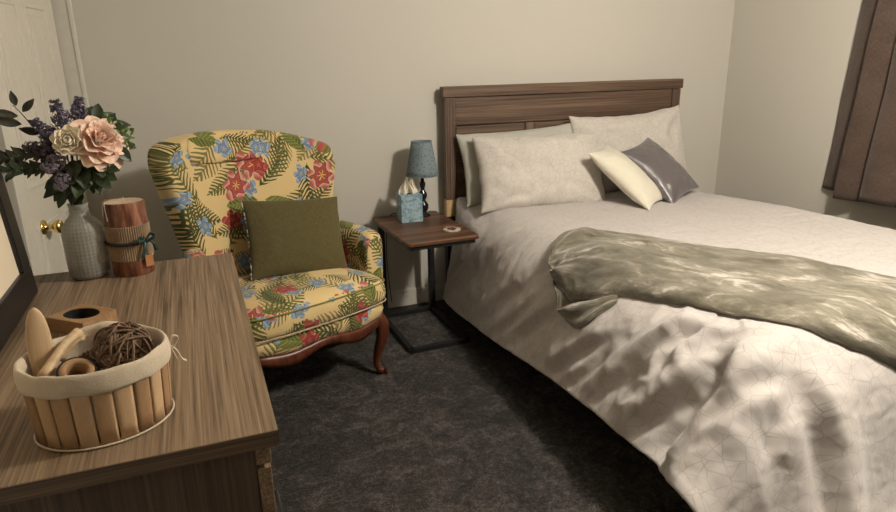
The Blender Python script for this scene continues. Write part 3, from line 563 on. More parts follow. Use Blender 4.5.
A = np.stack([np.array(CLOTH_X), np.array(CLOTH_Y), np.array(CLOTH_Z)], axis=-1) * .001
for k in range(5):   # soften the hanging foot of the cloth
    S_ = A.copy(); S_[34:-1, 1:-1] = (A[34:-1, 1:-1] * 2 + A[33:-2, 1:-1] + A[35:, 1:-1] + A[34:-1, :-2] + A[34:-1, 2:]) / 6; A = S_
def up2(a, ax):
    a = np.moveaxis(a, ax, 0); p = np.concatenate([2 * a[:1] - a[1:2], a, 2 * a[-1:] - a[-2:-1]])
    mid = (-p[:-3] + 9 * p[1:-2] + 9 * p[2:-1] - p[3:]) / 16
    o = np.empty((2 * len(a) - 1,) + a.shape[1:]); o[0::2] = a; o[1::2] = mid
    return np.moveaxis(o, 0, ax)
B = A
for k in range(3): B = up2(up2(B, 0), 1)
NJ, NI = B.shape[:2]
J, I = np.meshgrid(np.arange(NJ) / 4, np.arange(NI) / 4, indexing='ij')
def nrm(B):
    n = np.cross(np.gradient(B, axis=1), -np.gradient(B, axis=0)); n /= np.linalg.norm(n, axis=-1, keepdims=True) + 1e-9; return n
N0 = nrm(B)
if N0[120, 140, 2] < 0: N0 = -N0
def segd(pl, ease=3.0):
    best = np.full(I.shape, 1e9); side = np.zeros(I.shape); par = np.zeros(I.shape)
    tot = sum(math.dist(a, b) for a, b in zip(pl, pl[1:])); acc = 0
    for (x0, y0), (x1, y1) in zip(pl, pl[1:]):
        dx, dy = x1 - x0, y1 - y0; L2 = dx * dx + dy * dy
        t = np.clip(((I - x0) * dx + (J - y0) * dy) / L2, 0, 1)
        ex, ey = I - (x0 + t * dx), J - (y0 + t * dy); dd = np.hypot(ex, ey)
        s = np.sign(dx * ey - dy * ex); m = dd < best
        best = np.where(m, dd, best); side = np.where(m, s, side); par = np.where(m, (acc + t * math.sqrt(L2)) / tot, par); acc += math.sqrt(L2)
    return best * side, par
FOLDS = [ # polyline in cloth cells, height, half width (cells), trough side
 ([(.2, 58.0), (2.6, 58.6), (5.2, 60.2), (7.2, 61.3), (9.8, 62.1), (12.4, 62.4)], .030, 1.1, 1),
 ([(6.8, 58.0), (9.2, 57.6), (12.0, 57.9), (14.4, 58.8)], .024, .8, 1),
 ([(3.0, 52.4), (6.2, 54.2), (9.0, 55.4), (11.4, 56.4), (15, 58.8)], .026, 1.1, 1),
 ([(9.0, 60.2), (11.0, 59.8), (13.6, 60.4), (15.4, 61.4)], .020, .8, 1),
 ([(-1, 65.4), (2.0, 65.3), (5.2, 65.9), (7.6, 66.4), (9.8, 66.6), (12.6, 65.4), (14.5, 63.6)], .062, 1.7, -1),
 ([(-1, 69.0), (2.5, 69.4), (6, 70.2), (9, 71.0)], .030, 3.0, -1),
 ([(5.6, 68.4), (8.2, 68.6), (10.6, 68.8), (13.6, 69.8)], .020, 1.0, -1),
 ([(17.0, 69.0), (16.2, 71.6), (15.4, 75.8), (13.4, 80.4), (12, 84)], .036, 1.6, 1),
 ([(14.4, 70.4), (13.2, 71.6), (11.0, 72.4), (9.0, 74.0)], .014, 1.1, 1),
 ([(2.0, 4.4), (8, 10.5), (14.0, 17.2), (18, 21)], .016, 1.6, 1),
 ([(5, 3), (10, 8), (15, 12)], .010, 1.1, 1),
 ([(1.6, 17.5), (9.8, 27.5), (16.0, 32)], .016, 1.4, 1),
 ([(1.2, 24), (5.8, 30.0), (10.0, 34)], .010, 1.0, 1),
 ([(2.4, 30.4), (7.4, 36.0), (11.8, 41.4)], .017, 1.3, 1),
 ([(1.0, 41.0), (5.4, 45.4), (9.6, 50.2)], .022, 1.2, 1),
 ([(1.2, 46.0), (4.0, 48.4), (7.8, 50.5)], .014, .9, 1),
 ([(1.2, 51.0), (5.0, 53.0), (8.8, 54.0)], .014, .9, 1),
]
D = np.zeros(I.shape)
for pl, h, w, sd in FOLDS:
    dd, pr = segd(pl)
    end = np.clip(np.minimum(pr, 1 - pr) * 5 + .12, 0, 1)
    q = dd * sd
    crest = np.where(q > 0, np.exp(-(q / (.62 * w)) ** 2), np.exp(-(q / (1.7 * w)) ** 2))
    D += end * h * (crest - .75 * np.exp(-((q - 1.45 * w) / (.75 * w)) ** 2))
rp = np.zeros(I.shape)
for j in range(NJ):
    for i in range(NI):
        x, y, z = B[j, i]
        a, b = I[j, i] * .032, J[j, i] * .031
        q = min(1.0, max(.2, (.64 - z) * 6)); ft = 1 / (1 + math.exp((J[j, i] - 67) * .8))
        cr = math.exp(-((I[j, i] - 9) / 6.5) ** 2 - ((J[j, i] - 59) / 6) ** 2)
        rp[j, i] = (.006 * nz(a * 6 + 3, b * 5, 1.3) + .0035 * nz(a * 15 - b * 9, b * 14 + a * 8, 4)) * q * (.12 + .88 * ft) + .0024 * nz(a * 9, b * 26, 9) + .0016 * (1 - abs(nz(a * 16 + 5, b * 30, 2)) * 3)
        rp[j, i] += cr * .016 * (.5 - min(1, abs(nz(a * 7 + b * 6, b * 9 - a * 5, 12)) * 2.6))
D += rp
D[:6] *= .3
C3 = B + N0 * D[..., None]
C3[..., 2] += .034 * np.clip((B[..., 0] - .95) / .6, 0, 1) ** 1.3 * np.clip((B[..., 2] - .3) / .3, 0, 1) * np.clip((-.5 - B[..., 1]) / .6, 0, 1)
UVc = [(I[j, i] * .032, J[j, i] * .031) for j in range(NJ) for i in range(NI)]
Vc = [Vector(p) for p in C3.reshape(-1, 3)]
Fc = [(j * NI + i, (j + 1) * NI + i, (j + 1) * NI + i + 1, j * NI + i + 1) for j in range(NJ - 1) for i in range(NI - 1)]
if (Vc[Fc[40000][1]] - Vc[Fc[40000][0]]).cross(Vc[Fc[40000][2]] - Vc[Fc[40000][0]]).z < 0: Fc = [tuple(reversed(f)) for f in Fc]
comf = mesh('comforter', Vc, Fc, M['comforter'], uv=UVc)
so = comf.modifiers.new('thickness', 'SOLIDIFY'); so.thickness = .016; so.offset = -1
tag(comf, 'pale beige comforter printed with fine grey cracks, draped over the bed', 'comforter')
BV = BVHTree.FromPolygons(Vc, Fc)
def onbed(x, y, h=0.0):
    l, n, k, dist = BV.ray_cast(Vector((x, y, 1.5)), Vector((0, 0, -1)))
    if l is None: return None, None
    if n.z < 0: n = -n
    return l + n * h, n

# ------------------------------------------------------------------ throw
top = [(.084, -1.177), (.150, -1.075), (.282, -1.03), (.350, -1.110), (.468, -1.246), (.570, -1.446), (.683, -1.606), (.823, -1.770), (.877, -1.940), (.930, -2.090), (.99, -2.26), (1.03, -2.37), (1.05, -2.43)]
bot = [(.030, -1.262), (.012, -1.345), (.012, -1.454), (.041, -1.578), (.085, -1.660), (.113, -1.774), (.152, -1.929), (.205, -2.090), (.286, -2.220), (.395, -2.310), (.480, -2.350), (.55, -2.385), (.60, -2.425)]
def resamp(pl, n):
    c = catmull([(p[0], p[1], 0) for p in pl], 12); Ls = [0]
    for a, b in zip(c, c[1:]): Ls.append(Ls[-1] + (b - a).length)
    out = []; k = 0
    for i in range(n + 1):
        s = Ls[-1] * i / n
        while k < len(c) - 2 and Ls[k + 1] < s: k += 1
        f = (s - Ls[k]) / max(1e-9, Ls[k + 1] - Ls[k]); out.append(c[k].lerp(c[k + 1], f))
    return out
NU, NV = 130, 40
tp, bp = resamp(top, NU), resamp(bot, NU)
V = []; UV = []
lastz = .6
for i in range(NU + 1):
    u = i / NU
    sec_t = []; sec_b = []
    for j in range(NV + 1):
        v = j / NV
        p = tp[i].lerp(bp[i], v)
        e = 1 - abs(2 * v - 1) ** 4
        endf = min(1, (u + .004) / .05) ** .5
        hgt = (.010 + .044 * max(0, e) ** .55) * (.35 + .65 * endf)
        bunch = max(0, 1 - u / .30)
        wr = .012 * nz(u * 3.2, v * 7.5, 2) + .010 * nz(u * 10 + v * 3, v * 16, 5) + .005 * nz(u * 26, v * 22, 3) + bunch * (.020 * math.sin(v * 15 + 2.5 * u * 9 + 2 * nz(u * 8, v * 3, 1)) * e + .024 * nz(u * 16, v * 6, 8))
        # one long soft crease where the throw is folded over
        wr -= .014 * math.exp(-((v - .30 - .10 * math.sin(u * 5)) / .045) ** 2) * min(1, u * 4 + .3) * .6
        q, n = onbed(p.x, p.y)
        if q is None: q, n = Vector((p.x, p.y, lastz)), Vector((0, -.5, .8))
        lastz = q.z
        sec_t.append(q + n * max(.008, hgt + wr * e)); sec_b.append(q + n * .0035)
    if u > .985: pass
    V += sec_t + sec_b[::-1]
    UV += [(u * 1.6, j / NV * .5) for j in range(NV + 1)] + [(u * 1.6, .6 + j / NV * .5) for j in range(NV + 1)]
n = 2 * (NV + 1)
F = gridf(n, NU, True) + [tuple(reversed(range(n))), tuple(NU * n + i for i in range(n))]
throw = mesh('throw_blanket', V, F, M['throw'], uv=UV); subsurf(throw, 1)
tag(throw, 'sage green velvet throw laid diagonally across the foot of the bed', 'throw')
# the doubled end hanging down the side of the bed
lo1 = resamp([(.045, -1.245), (.008, -1.33), (.010, -1.44), (.042, -1.56), (.080, -1.640)], 30)
lo2 = resamp([(.030, -1.262), (-.010, -1.37), (-.035, -1.500), (-.030, -1.605), (.060, -1.665)], 30)
V = []; UV = []
for i in range(31):
    u = i / 30
    for j in range(13):
        v = j / 12
        p = lo1[i].lerp(lo2[i], v); q, nn = onbed(p.x, p.y)
        V.append(q + nn * (.006 + .022 * (1 - (2 * v - 1) ** 2) ** .6 * math.sin(PI * min(1, max(0, u))) ** .5 + .006 * math.sin(v * 9 + u * 7))); UV.append((u * .5, v * .2 + 1))
    for j in range(12, -1, -1):
        v = j / 12
        p = lo1[i].lerp(lo2[i], v); q, nn = onbed(p.x, p.y); V.append(q + nn * .003); UV.append((u * .5, v * .2 + 1.4))
F = gridf(26, 30, True) + [tuple(reversed(range(26))), tuple(30 * 26 + i for i in range(26))]
subsurf(mesh('folded_end', V, F, M['throw'], throw, uv=UV), 1)

# ------------------------------------------------------------------ pillows
def pillow(name, w, h, t, m, center, X, Y, seed=0, pinch=.06, wr=.008, sag=.0, p=2.6, q=.5, n=34, label=None, cat='pillow', group=None, ear=.0, flat=0):
    X = Vector(X).normalized(); Y = Vector(Y); Y = (Y - X * Y.dot(X)).normalized(); Z = X.cross(Y)
    V = []; UV = []
    nu = n; nv = max(12, int(n * h / w))
    for s in (1, -1):
        for j in range(nv + 1):
            for i in range(nu + 1):
                u = 2 * i / nu - 1; v = 2 * j / nv - 1
                u = math.copysign(1 - (1 - abs(u)) ** 1.35, u); v = math.copysign(1 - (1 - abs(v)) ** 1.35, v)
                x = w / 2 * u * (1 - pinch * (1 - v * v)); y = h / 2 * v * (1 - pinch * 1.2 * (1 - u * u))
                th = max(0, (1 - abs(u) ** p)) ** q * max(0, (1 - abs(v) ** p)) ** q
                edge = min(1, 3.0 * min(1 - abs(u), 1 - abs(v)))
                z = s * t / 2 * th
                cr = 0
                for cu in (-1, 1):
                    for cv in (-1, 1):
                        rr = math.hypot(u - cu, v - cv)
                        ang = math.atan2(v - cv, u - cu)
                        cr += math.exp(-((rr - .42) / .3) ** 2) * math.sin(ang * 11 + seed * 2 + cu * 3 + cv)
                z += s * edge * (wr * .9 * (.35 - abs(nz(u * 3.2 + seed * 2 + v, v * 6.5 - u * 2, s + seed)) * 1.6) * (1 if abs(u) > .25 else .4 + 2.4 * abs(u)) + wr * nz(u * 2.2 + seed, v * 2.2, s * 3 + seed) + wr * .6 * nz(u * 6 + seed * 3, v * 5, seed) + wr * .55 * cr)
                y -= sag * (1 - u * u) * max(0, v) ** 2
                if ear: z += ear * (abs(u * v) ** 6) * s * 0
                x += wr * .6 * nz(v * 4, seed, u) ; y += wr * .6 * nz(u * 4, seed + 5, v)
                V.append(Vector(center) + X * x + Y * y + Z * z); UV.append((x + seed * .37, y + seed * .71 + (s > 0) * 2))
    w1 = nu + 1; off = w1 * (nv + 1); F = []
    for j in range(nv):
        for i in range(nu):
            a = j * w1 + i; F.append((a, a + 1, a + 1 + w1, a + w1)); F.append((off + a, off + a + w1, off + a + 1 + w1, off + a + 1))
    me = bpy.data.meshes.new(name); me.from_pydata([tuple(v) for v in V], [], F)
    l = me.uv_layers.new(name='UVMap')
    for lp in me.loops: l.data[lp.index].uv = UV[lp.vertex_index]
    bm = bmesh.new(); bm.from_mesh(me); bmesh.ops.remove_doubles(bm, verts=bm.verts, dist=.0015); bmesh.ops.recalc_face_normals(bm, faces=bm.faces); bm.to_mesh(me); bm.free()
    o = link(name, me, m); subsurf(o, 1)
    return tag(o, label, cat, group)
pillow('bed_pillow', .76, .42, .15, M['sheet'], (.43, -.185, .835), (1, -.02, .035), (-.02, .12, .4), 3, .06, .012, label='plain grey green pillow mostly hidden behind the left printed pillow', group='bed pillows')
pillow('bed_pillow', .77, .44, .20, M['pillowcase'], (.473, -.335, .812), (1, -.085, -.012), (-.045, .17, .36), 1, .05, .021, label='plump printed pillow at the left, in front of a plain pillow', group='bed pillows')
pillow('bed_pillow', .80, .50, .18, M['pillowcase'], (1.165, -.215, .868), (1, -.02, .045), (.03, .12, .42), 5, .05, .019, sag=.02, label='printed pillow leaning on the right half of the headboard, behind the cushions', group='bed pillows')
pillow('throw_cushion', .46, .30, .13, M['cream'], (.895, -.56, .785), (.446, -.617, -.60), (.82, .58, .05), 2, .09, .004, label='cream fleece cushion leaning between the printed pillow and the grey cushion', cat='cushion', p=2.2, q=.55)
pillow('throw_cushion', .43, .37, .14, M['satin'], (1.16, -.500, .790), (.40, -.60, -.60), (.86, .48, .16), 8, .09, .007, label='shiny dark grey satin cushion leaning on the right printed pillow', cat='cushion', p=2.3, q=.5)

# ------------------------------------------------------------------ curtain
cur = thing('curtain', 'dark brown curtain in deep folds hanging on the right wall beside the bed', 'curtain', (0, 0, 0))
PLAN = [(0, 2.040), (.02, 2.028), (.09, 2.006), (.150, 1.990), (.166, 1.984), (.160, 1.972), (.148, 1.966), (.165, 1.958), (.22, 1.966), (.285, 1.985), (.302, 2.004), (.306, 2.018), (.300, 1.990), (.300, 1.966), (.325, 1.950), (.40, 1.944), (.49, 1.955), (.520, 1.990), (.522, 2.010),
        (.510, 1.985), (.505, 1.962), (.53, 1.950), (.62, 1.950), (.70, 1.965), (.726, 2.000), (.722, 2.014), (.710, 1.985), (.712, 1.960), (.74, 1.948), (.84, 1.950), (.92, 1.97), (.95, 2.005), (.945, 1.985), (.95, 1.960), (.98, 1.95), (1.08, 1.955), (1.16, 1.985), (1.19, 2.02)]
cp = catmull([(a, b, 0) for a, b in PLAN], 4); dist_ = [0]
for a, b in zip(cp, cp[1:]): dist_.append(dist_[-1] + (b - a).length)
NZ = 44; V = []; UV = []
for j in range(NZ + 1):
    f = j / NZ; z = .655 + (2.16 - .655) * f
    for i, p in enumerate(cp):
        s_ = p.x; dz = (.016 if s_ < .157 and i < 22 else -.008 if s_ < .31 and i < 50 else .012) * (1 - f)
        flat = 1 - .35 * f
        y = -.838 - .075 * (z - .655) - s_ * (1 - .08 * f)
        V.append((2.003 + (p.y - 1.985) * (1.9 if p.y < 1.985 else 1) * flat + .004 * nz(s_ * 9, z * 2.5, 1), y + .006 * nz(z * 3, s_ * 5, 2), z + dz)); UV.append((dist_[i], z))
o = mesh('panel', V, gridf(len(cp) - 1, NZ), M['curtain'], cur, uv=UV)
so = o.modifiers.new('thickness', 'SOLIDIFY'); so.thickness = .003; so.offset = 0
rod = thing('curtain_rod', 'dark metal curtain rod on the right wall holding the brown curtain', 'curtain rod', (1.985, -1.6, 2.17))
tube('rod', [(0, -.85, 0), (0, .80, 0)], .012, M['black_metal'], rod, 12)
for y in (-.80, .76): tube('bracket', [(0, y, 0), (.081, y, 0)], .008, M['black_metal'], rod, 8)
for y in (-.86, .81): lathe('finial', [(.012, -.02), (.022, -.008), (.024, .004), (.016, .018), (.004, .024)], M['black_metal'], rod, 16).location = (0, y, 0)

# ------------------------------------------------------------------ bedside table
TZ = .583
ns = thing('side_table', 'brown wooden bedside table on a black metal frame between chair and bed', 'side table', (-.432, -.675, 0), math.radians(1.5))
TW, TD = .385, .605
bm = bmesh.new(); bbox_into(bm, (TW / 2, TD / 2, TZ - .010), (TW, TD, .020), 0)
es = [e for e in bm.edges if abs(e.verts[0].co.z - e.verts[1].co.z) > .01]
bmesh.ops.bevel(bm, geom=es, offset=.022, segments=5, affect='EDGES', profile=.5)
es = [e for e in bm.edges if abs(e.verts[0].co.z - e.verts[1].co.z) < .001 and len(e.link_faces) == 2 and e.calc_face_angle(0) > 1.2]
bmesh.ops.bevel(bm, geom=es, offset=.003, segments=2, affect='EDGES', profile=.5)
frombm('table_top', bm, M['rustic'], ns)
FR = M['black_metal']; tb = .022
boxes('top_frame', [((.03, TD / 2, TZ - .031), (tb, TD - .03, tb)), ((TW - .03, TD / 2, TZ - .031), (tb, TD - .03, tb)), ((TW / 2, .026, TZ - .031), (TW - .06, tb, tb)), ((TW / 2, TD - .026, TZ - .031), (TW - .06, tb, tb))], FR, ns, .0015)
for x in (.016, TW - .075): bb('upright', (x, TD - .085, 0.02), (x + .032, TD - .055, TZ - .022), FR, ns, .0015)
boxes('base_frame', [((.013, TD / 2 - .01, .013), (.026, TD - .05, .026)), ((TW - .065, TD / 2 - .01, .013), (.026, TD - .05, .026)), ((TW / 2 - .025, .028, .013), (TW - .055, .026, .026)), ((TW / 2 - .025, TD - .072, .013), (TW - .055, .026, .026))], FR, ns, .0015)

# table lamp
lamp = thing('table_lamp', 'small lamp with a blue drum shade and a black bottle base', 'lamp', (-.172, -.165, TZ))
lathe('base', [(.036, 0), (.040, .004), (.040, .010), (.026, .016), (.017, .024), (.026, .036), (.031, .050), (.030, .066), (.020, .082), (.014, .092), (.021, .104), (.0245, .118), (.022, .132), (.013, .145), (.0105, .156), (.0135, .166), (.0165, .178), (.0155, .190), (.010, .198), (.009, .225)], M['black_glass'], lamp, 32)
lathe('socket', [(.013, .222), (.013, .262), (.008, .266)], M['black_metal'], lamp, 20)
t = NT('blue_lamp_shade'); c = t.coord('UV')
vo = t.n('TexVoronoi', voronoi_dimensions='2D'); t.l(c, vo.inputs['Vector']); vo.inputs['Scale'].default_value = 44
dots = t.math('LESS_THAN', vo.outputs['Distance'], .17); a = t.noise(c, 400, 2); t.bump(a, .3, .002)
M['shade'] = t.fin(t.mix(t.math('MULTIPLY', dots, .65), t.mix(a, (.155, .20, .225), (.21, .26, .28)), (.07, .075, .085)), .9, spec=.2)
V = []; UV = []; F = []
ns_ = 48; rb, rt, z0, z1 = .090, .056, .232, .415
for j in range(7):
    f = j / 6
    for i in range(ns_ + 1):
        a = 2 * PI * i / ns_; r = rb + (rt - rb) * f; V.append((r * math.cos(a), r * math.sin(a), z0 + (z1 - z0) * f)); UV.append((i / ns_ * .46, f * .18))
o = mesh('lamp_shade', V, gridf(ns_, 6), M['shade'], lamp, uv=UV); so = o.modifiers.new('thickness', 'SOLIDIFY'); so.thickness = .003; so.offset = -1
for r, z in ((rb + .0005, z0), (rt + .0005, z1)):
    tube('shade_trim', [(r * math.cos(a), r * math.sin(a), z) for a in [2 * PI * i / 40 for i in range(41)]], .0024, M['shade'], lamp, 6)
V, F = [], []
for k in range(3):
    a = 2 * PI * k / 3 + .4; tube_vf([(0, 0, .262), (rt * .95 * math.cos(a), rt * .95 * math.sin(a), z1 - .012)], .0015, 6, V, F)
mesh('shade_spider', V, F, M['brass'], lamp)
tube('cord', [(-.03, .02, .004), (-.10, .065, .004), (-.150, .105, .004), (-.175, .128, -.06), (-.185, .135, -.25), (-.175, .138, -.44), (-.165, .14, -.54)], .0026, M['black_metal'], lamp, 8, 6)

# tissue box
tis = thing('tissue_box', 'cube box of tissues printed in pale blue swirls, on the bedside table', 'tissue box', (-.270, -.222, TZ), math.radians(-3))
t = NT('blue_swirl_card'); c = t.coord(); a = t.noise(c, 13, 4, .6, 2.8); b = t.noise(c, 40, 3, .6, 1)
M['swirl'] = t.fin(t.ramp(t.math('ADD', t.math('MULTIPLY', a, .8), t.math('MULTIPLY', b, .2)), [(.36, (.10, .20, .28)), (.47, (.20, .33, .40)), (.54, (.40, .50, .52)), (.62, (.19, .33, .42))]), .45, spec=.4)
bm = bmesh.new(); bbox_into(bm, (0, 0, .074), (.118, .112, .148), .0015, 1); frombm('carton', bm, M['swirl'], tis)
V = [(.036 * math.cos(a), .022 * math.sin(a), .1485) for a in [2 * PI * i / 24 for i in range(24)]]
mesh('opening', V + [(x, y, .1488) for x, y, z in V], [tuple(24 + i for i in range(24))] + [(i, (i + 1) % 24, 24 + (i + 1) % 24, 24 + i) for i in range(24)], M['felt'], tis, False)
M['tissue'] = plain('white_tissue', (.80, .74, .62), .9, .04, 40)
for sd, (ox, hh) in enumerate(((-.014, .092), (.012, .078))):
    V = []
    for j in range(15):
        f = j / 14
        for i in range(25):
            u = i / 24 * 2 - 1
            w = .042 * (1 - .72 * f ** 1.4) + .004 * math.sin(f * 5 + sd)
            V.append((ox * (1 - .2 * f) + u * w + .004 * nz(f * 4, u * 3, sd) + .010 * f * (1 if sd else -.3), .016 * math.sin(u * 6 + sd * 2 + f * 2) * (1 - .4 * f) + (.008 if sd else -.006) + .004 * nz(u * 5, f * 5, sd), .146 + hh * f * (1 - .22 * u * u)))
    o = mesh('tissue', V, gridf(24, 14), M['tissue'], tis); so = o.modifiers.new('thickness', 'SOLIDIFY'); so.thickness = .0008

# agate coaster
cst = thing('coaster', 'small pale stone coaster with a brown middle at the front of the bedside table', 'coaster', (-.140, -.515, TZ))
M['agate'] = plain('pale_agate', (.55, .50, .45), .3, .12, 60); M['agate_b'] = plain('brown_agate', (.16, .06, .035), .25, .2, 50)
def blob(r0, z0, z1, seed, n=36, k=.12):
    V = []
    for z in (z0, z1):
        for i in range(n):
            a = 2 * PI * i / n; r = r0 * (1 + k * nz(math.cos(a) * 1.6 + seed, math.sin(a) * 1.6, seed)); V.append((r * math.cos(a) * 1.02, r * math.sin(a) * .9, z))
    F = [(i, (i + 1) % n, n + (i + 1) % n, n + i) for i in range(n)] + [tuple(reversed(range(n))), tuple(n + i for i in range(n))]
    return V, F
mesh('slab', *blob(.045, 0, .006, 2), M['agate'], cst, False); mesh('centre', *blob(.026, .006, .0072, 5, k=.4), M['agate_b'], cst, False)

# ------------------------------------------------------------------ armchair
ch = thing('armchair', 'winged armchair covered in yellow tropical flower chintz with carved wooden legs', 'armchair', (-.9906 - .04 * .927, -.6345 - .04 * .375, 0), math.radians(22))
def loop_plan(half, n=8):
    full = [(x, y, 0) for x, y in half] + [(-x, y, 0) for x, y in reversed(half[1:-1])]
    full = full + [full[0]]
    c = catmull(full, n)
    return [(p.x, p.y) for p in c[:-1]]
BP = loop_plan([(0, -.352), (.17, -.347), (.295, -.330), (.340, -.285), (.365, -.20), (.405, -.10), (.415, .03), (.37, .18), (.32, .285), (.18, .315), (0, .32)])
def loft(loops, cap0=True, cap1=True):
    n = len(loops[0]); V = [p for L in loops for p in L]; F = gridf(n, len(loops) - 1, True)
    if cap0: F.append(tuple(reversed(range(n))))
    if cap1: F.append(tuple((len(loops) - 1) * n + i for i in range(n)))
    return V, F
def scal(x, y): # serpentine apron : deeper in the middle and at the corners
    return (.022 * math.cos(x / .34 * 2 * PI) - .012) * (1 if y < 0 else .3)
loops = []
for ins, dz, w in ((.012, .300, 1), (.0, .312, .8), (-.006, .34, .3), (.0, .368, 0), (.02, .376, 0)):
    loops.append([(x * (1 - ins / .35), y * (1 - ins / .35), dz - w * .6 * scal(x, y) * -1 * .6 - (.02 if w == 1 else 0) * 0) for x, y in BP])
V, F = loft(loops); o = mesh('seat_base', V, F, M['floral'], ch); boxuv(o, (.3, .2))
# carved rail below
loops = []
for ins, zt in ((.030, 0), (.004, 0), (-.004, .35), (-.002, .75), (.006, 1), (.03, 1)):
    loops.append([(x * (1 - ins / .35), y * (1 - ins / .35), (.262 + scal(x, y) * .9) * (1 - zt) + (.306 + .36 * scal(x, y)) * zt) for x, y in BP])
V, F = loft(loops); mesh('carved_rail', V, F, M['mahogany'], ch)
M['kraft0'] = plain('tan_piping', (.50, .40, .26), .8, .05)
# loose seat cushion
CP = loop_plan([(0, -.372), (.18, -.366), (.315, -.345), (.352, -.295), (.352, -.20), (.325, -.10), (.32, .05), (.30, .15), (.23, .185), (.1, .19), (0, .19)])
loops = []
for sc_, z in ((.80, .374), (.955, .378), (.992, .392), (1.0, .425), (.99, .458), (.955, .482), (.86, .500), (.6, .512), (.3, .516), (.08, .517)):
    loops.append([(x * sc_, (y + .09) * sc_ - .09, z + (.006 * nz(x * 6, y * 6, 3) if sc_ < .99 else 0)) for x, y in CP])
V, F = loft(loops); o = mesh('seat_cushion', V, F, M['floral'], ch); boxuv(o, (1.1, .4)); subsurf(o, 1)
for z, s_ in ((.382, .992), (.474, .985)):
    pp = [(x * s_, (y + .09) * s_ - .09, z) for x, y in CP]; pp.append(pp[0])
    tube('piping', pp, .0034, M['kraft0'] if z < .4 else M['floral'], ch, 6)
# winged back
NUb, NVb = 28, 22
def ztop(u): return 1.128 - .030 * u * u - .045 * abs(u) ** 6 - .032 * u - .018 * max(0, u) ** 3
def hw(v): return .318 + .118 * min(1, v / .88) ** 1.1 - .03 * max(0, (v - .9) / .1) ** 2
def backp(u, v, off=0.0):
    z = .40 + (ztop(u) - .40) * v
    y = .225 + .11 * v - .125 * abs(u) ** 2.6 * (.55 + .45 * v) - .022 * (1 - u * u) * math.sin(PI * v)
    return Vector((u * hw(v) + .03, y - off, z))
V = [backp(2 * i / NUb - 1, j / NVb) for j in range(NVb + 1) for i in range(NUb + 1)]
UV = [(p.x * 1.02 + .15, p.z + .05) for p in V]
o = mesh('backrest', V, gridf(NUb, NVb), M['floral'], ch, uv=UV)
so = o.modifiers.new('thickness', 'SOLIDIFY'); so.thickness = .105; so.offset = 0
subsurf(o, 2)
# slip cover over the head of the back
V = []; UV = []
for j in range(13):
    v = .835 + .150 * j / 12
    for i in range(21):
        u = -.66 + (.16 + .66) * i / 20
        sag = .018 * (1 - ((i - 10) / 10) ** 2) * (1 - j / 12)
        p = backp(u, v - sag, .062 + .014 * math.sin(PI * min(1, j / 12 * 1.6 + .05)) ** .6 * (1 - (abs(i - 10) / 10) ** 6)); V.append(p); UV.append((p.x * 1.02 + .19, p.z + .03))
o = mesh('head_cover', V, gridf(20, 12), M['floral'], ch, uv=UV); so = o.modifiers.new('thickness', 'SOLIDIFY'); so.thickness = .012; subsurf(o, 1)
# arms
for s in (-1, 1):
    loops = []
    st = [(.20, .335, .672, .42, 1), (.12, .350, .668, .40, 1), (.03, .366, .664, .38, 1), (-.06, .374, .660, .36, 1), (-.12, .376, .655, .35, 1), (-.150, .374, .648, .35, .97), (-.166, .372, .640, .36, .86), (-.172, .372, .62, .39, .55)]
    for y, x, zt, zb, k in st:
        L = []
        for i in range(20):
            a = 2 * PI * i / 20; ca, sa = math.cos(a), math.sin(a)
            e = .62
            ex = math.copysign(abs(ca) ** e, ca) * .056 * k; ez = math.copysign(abs(sa) ** (e * .9), sa) * (zt - zb) / 2 * (.5 + .5 * k)
            L.append((s * (x + (.035 if s > 0 else -.03) + ex + .012 * max(0, sa)), y, (zt + zb) / 2 + ez))
        loops.append(L if s > 0 else L[::-1])
    V, F = loft(loops); o = mesh('armrest', V, F, M['floral'], ch); boxuv(o, (2.2 + s, .8)); subsurf(o, 1)
# legs
for s in (-1, 1):
    V, F = [], []
    pts = catmull([(s * 0.312, -.290, .300), (s * 0.325, -.303, .255), (s * 0.324, -.303, .19), (s * 0.308, -.287, .115), (s * 0.302, -.281, .06), (s * 0.310, -.290, .026), (s * 0.323, -.304, .018)], 6)
    rr = np.interp(np.linspace(0, 1, len(pts)), [0, .15, .35, .6, .78, .9, 1], [.030, .034, .027, .0175, .0155, .018, .016])
    tube_vf(pts, list(rr), 14, V, F)
    vv, ff = lathe_vf([(.004, -.014), (.015, -.011), (.0185, 0), (.015, .011), (.004, .014)], 16)
    b0 = len(V); V += [Vector((s * (.329 + z * .5), -.312 - z * .6 + y * .3, .0185 + x * .98)) for x, y, z in vv]; F += [tuple(b0 + i for i in f) for f in ff]
    mesh('leg', V, F, M['mahogany'], ch)
    tube('leg', [(s * .27, .26, .30), (s * .275, .275, .18), (s * .29, .315, .0)], [.028, .024, .015], M['mahogany'], ch, 10, 5)
# olive cushion propped in it
R22 = Matrix.Rotation(math.radians(22), 4, 'Z'); T22 = Matrix.Translation((-.9906, -.6345, 0)) @ R22
cc_ = T22 @ Vector((.060, .008, .662))
X_ = R22 @ Vector((.41, -.11, -.03)); Y_ = R22 @ Vector((.055, .135, .30))
ol = pillow('throw_cushion', .445, .365, .125, M['olive'], cc_, X_, Y_, 4, .045, .004, label='olive green square cushion propped in the flowered armchair', cat='cushion', p=2.4, q=.5)
Xn = X_.normalized(); Yn = (Y_ - Xn * Y_.dot(Xn)).normalized()
t = NT('black_white_cord'); c = t.coord(); f = t.noise(c, 90, 2); M['cord'] = t.fin(t.ramp(f, [(.42, (.02, .02, .02)), (.5, (.55, .52, .45))], 'CONSTANT'), .8)
def edgep(u, v): return cc_ + Xn * (.2225 * u * (1 - .045 * (1 - v * v))) + Yn * (.1825 * v * (1 - .054 * (1 - u * u)))
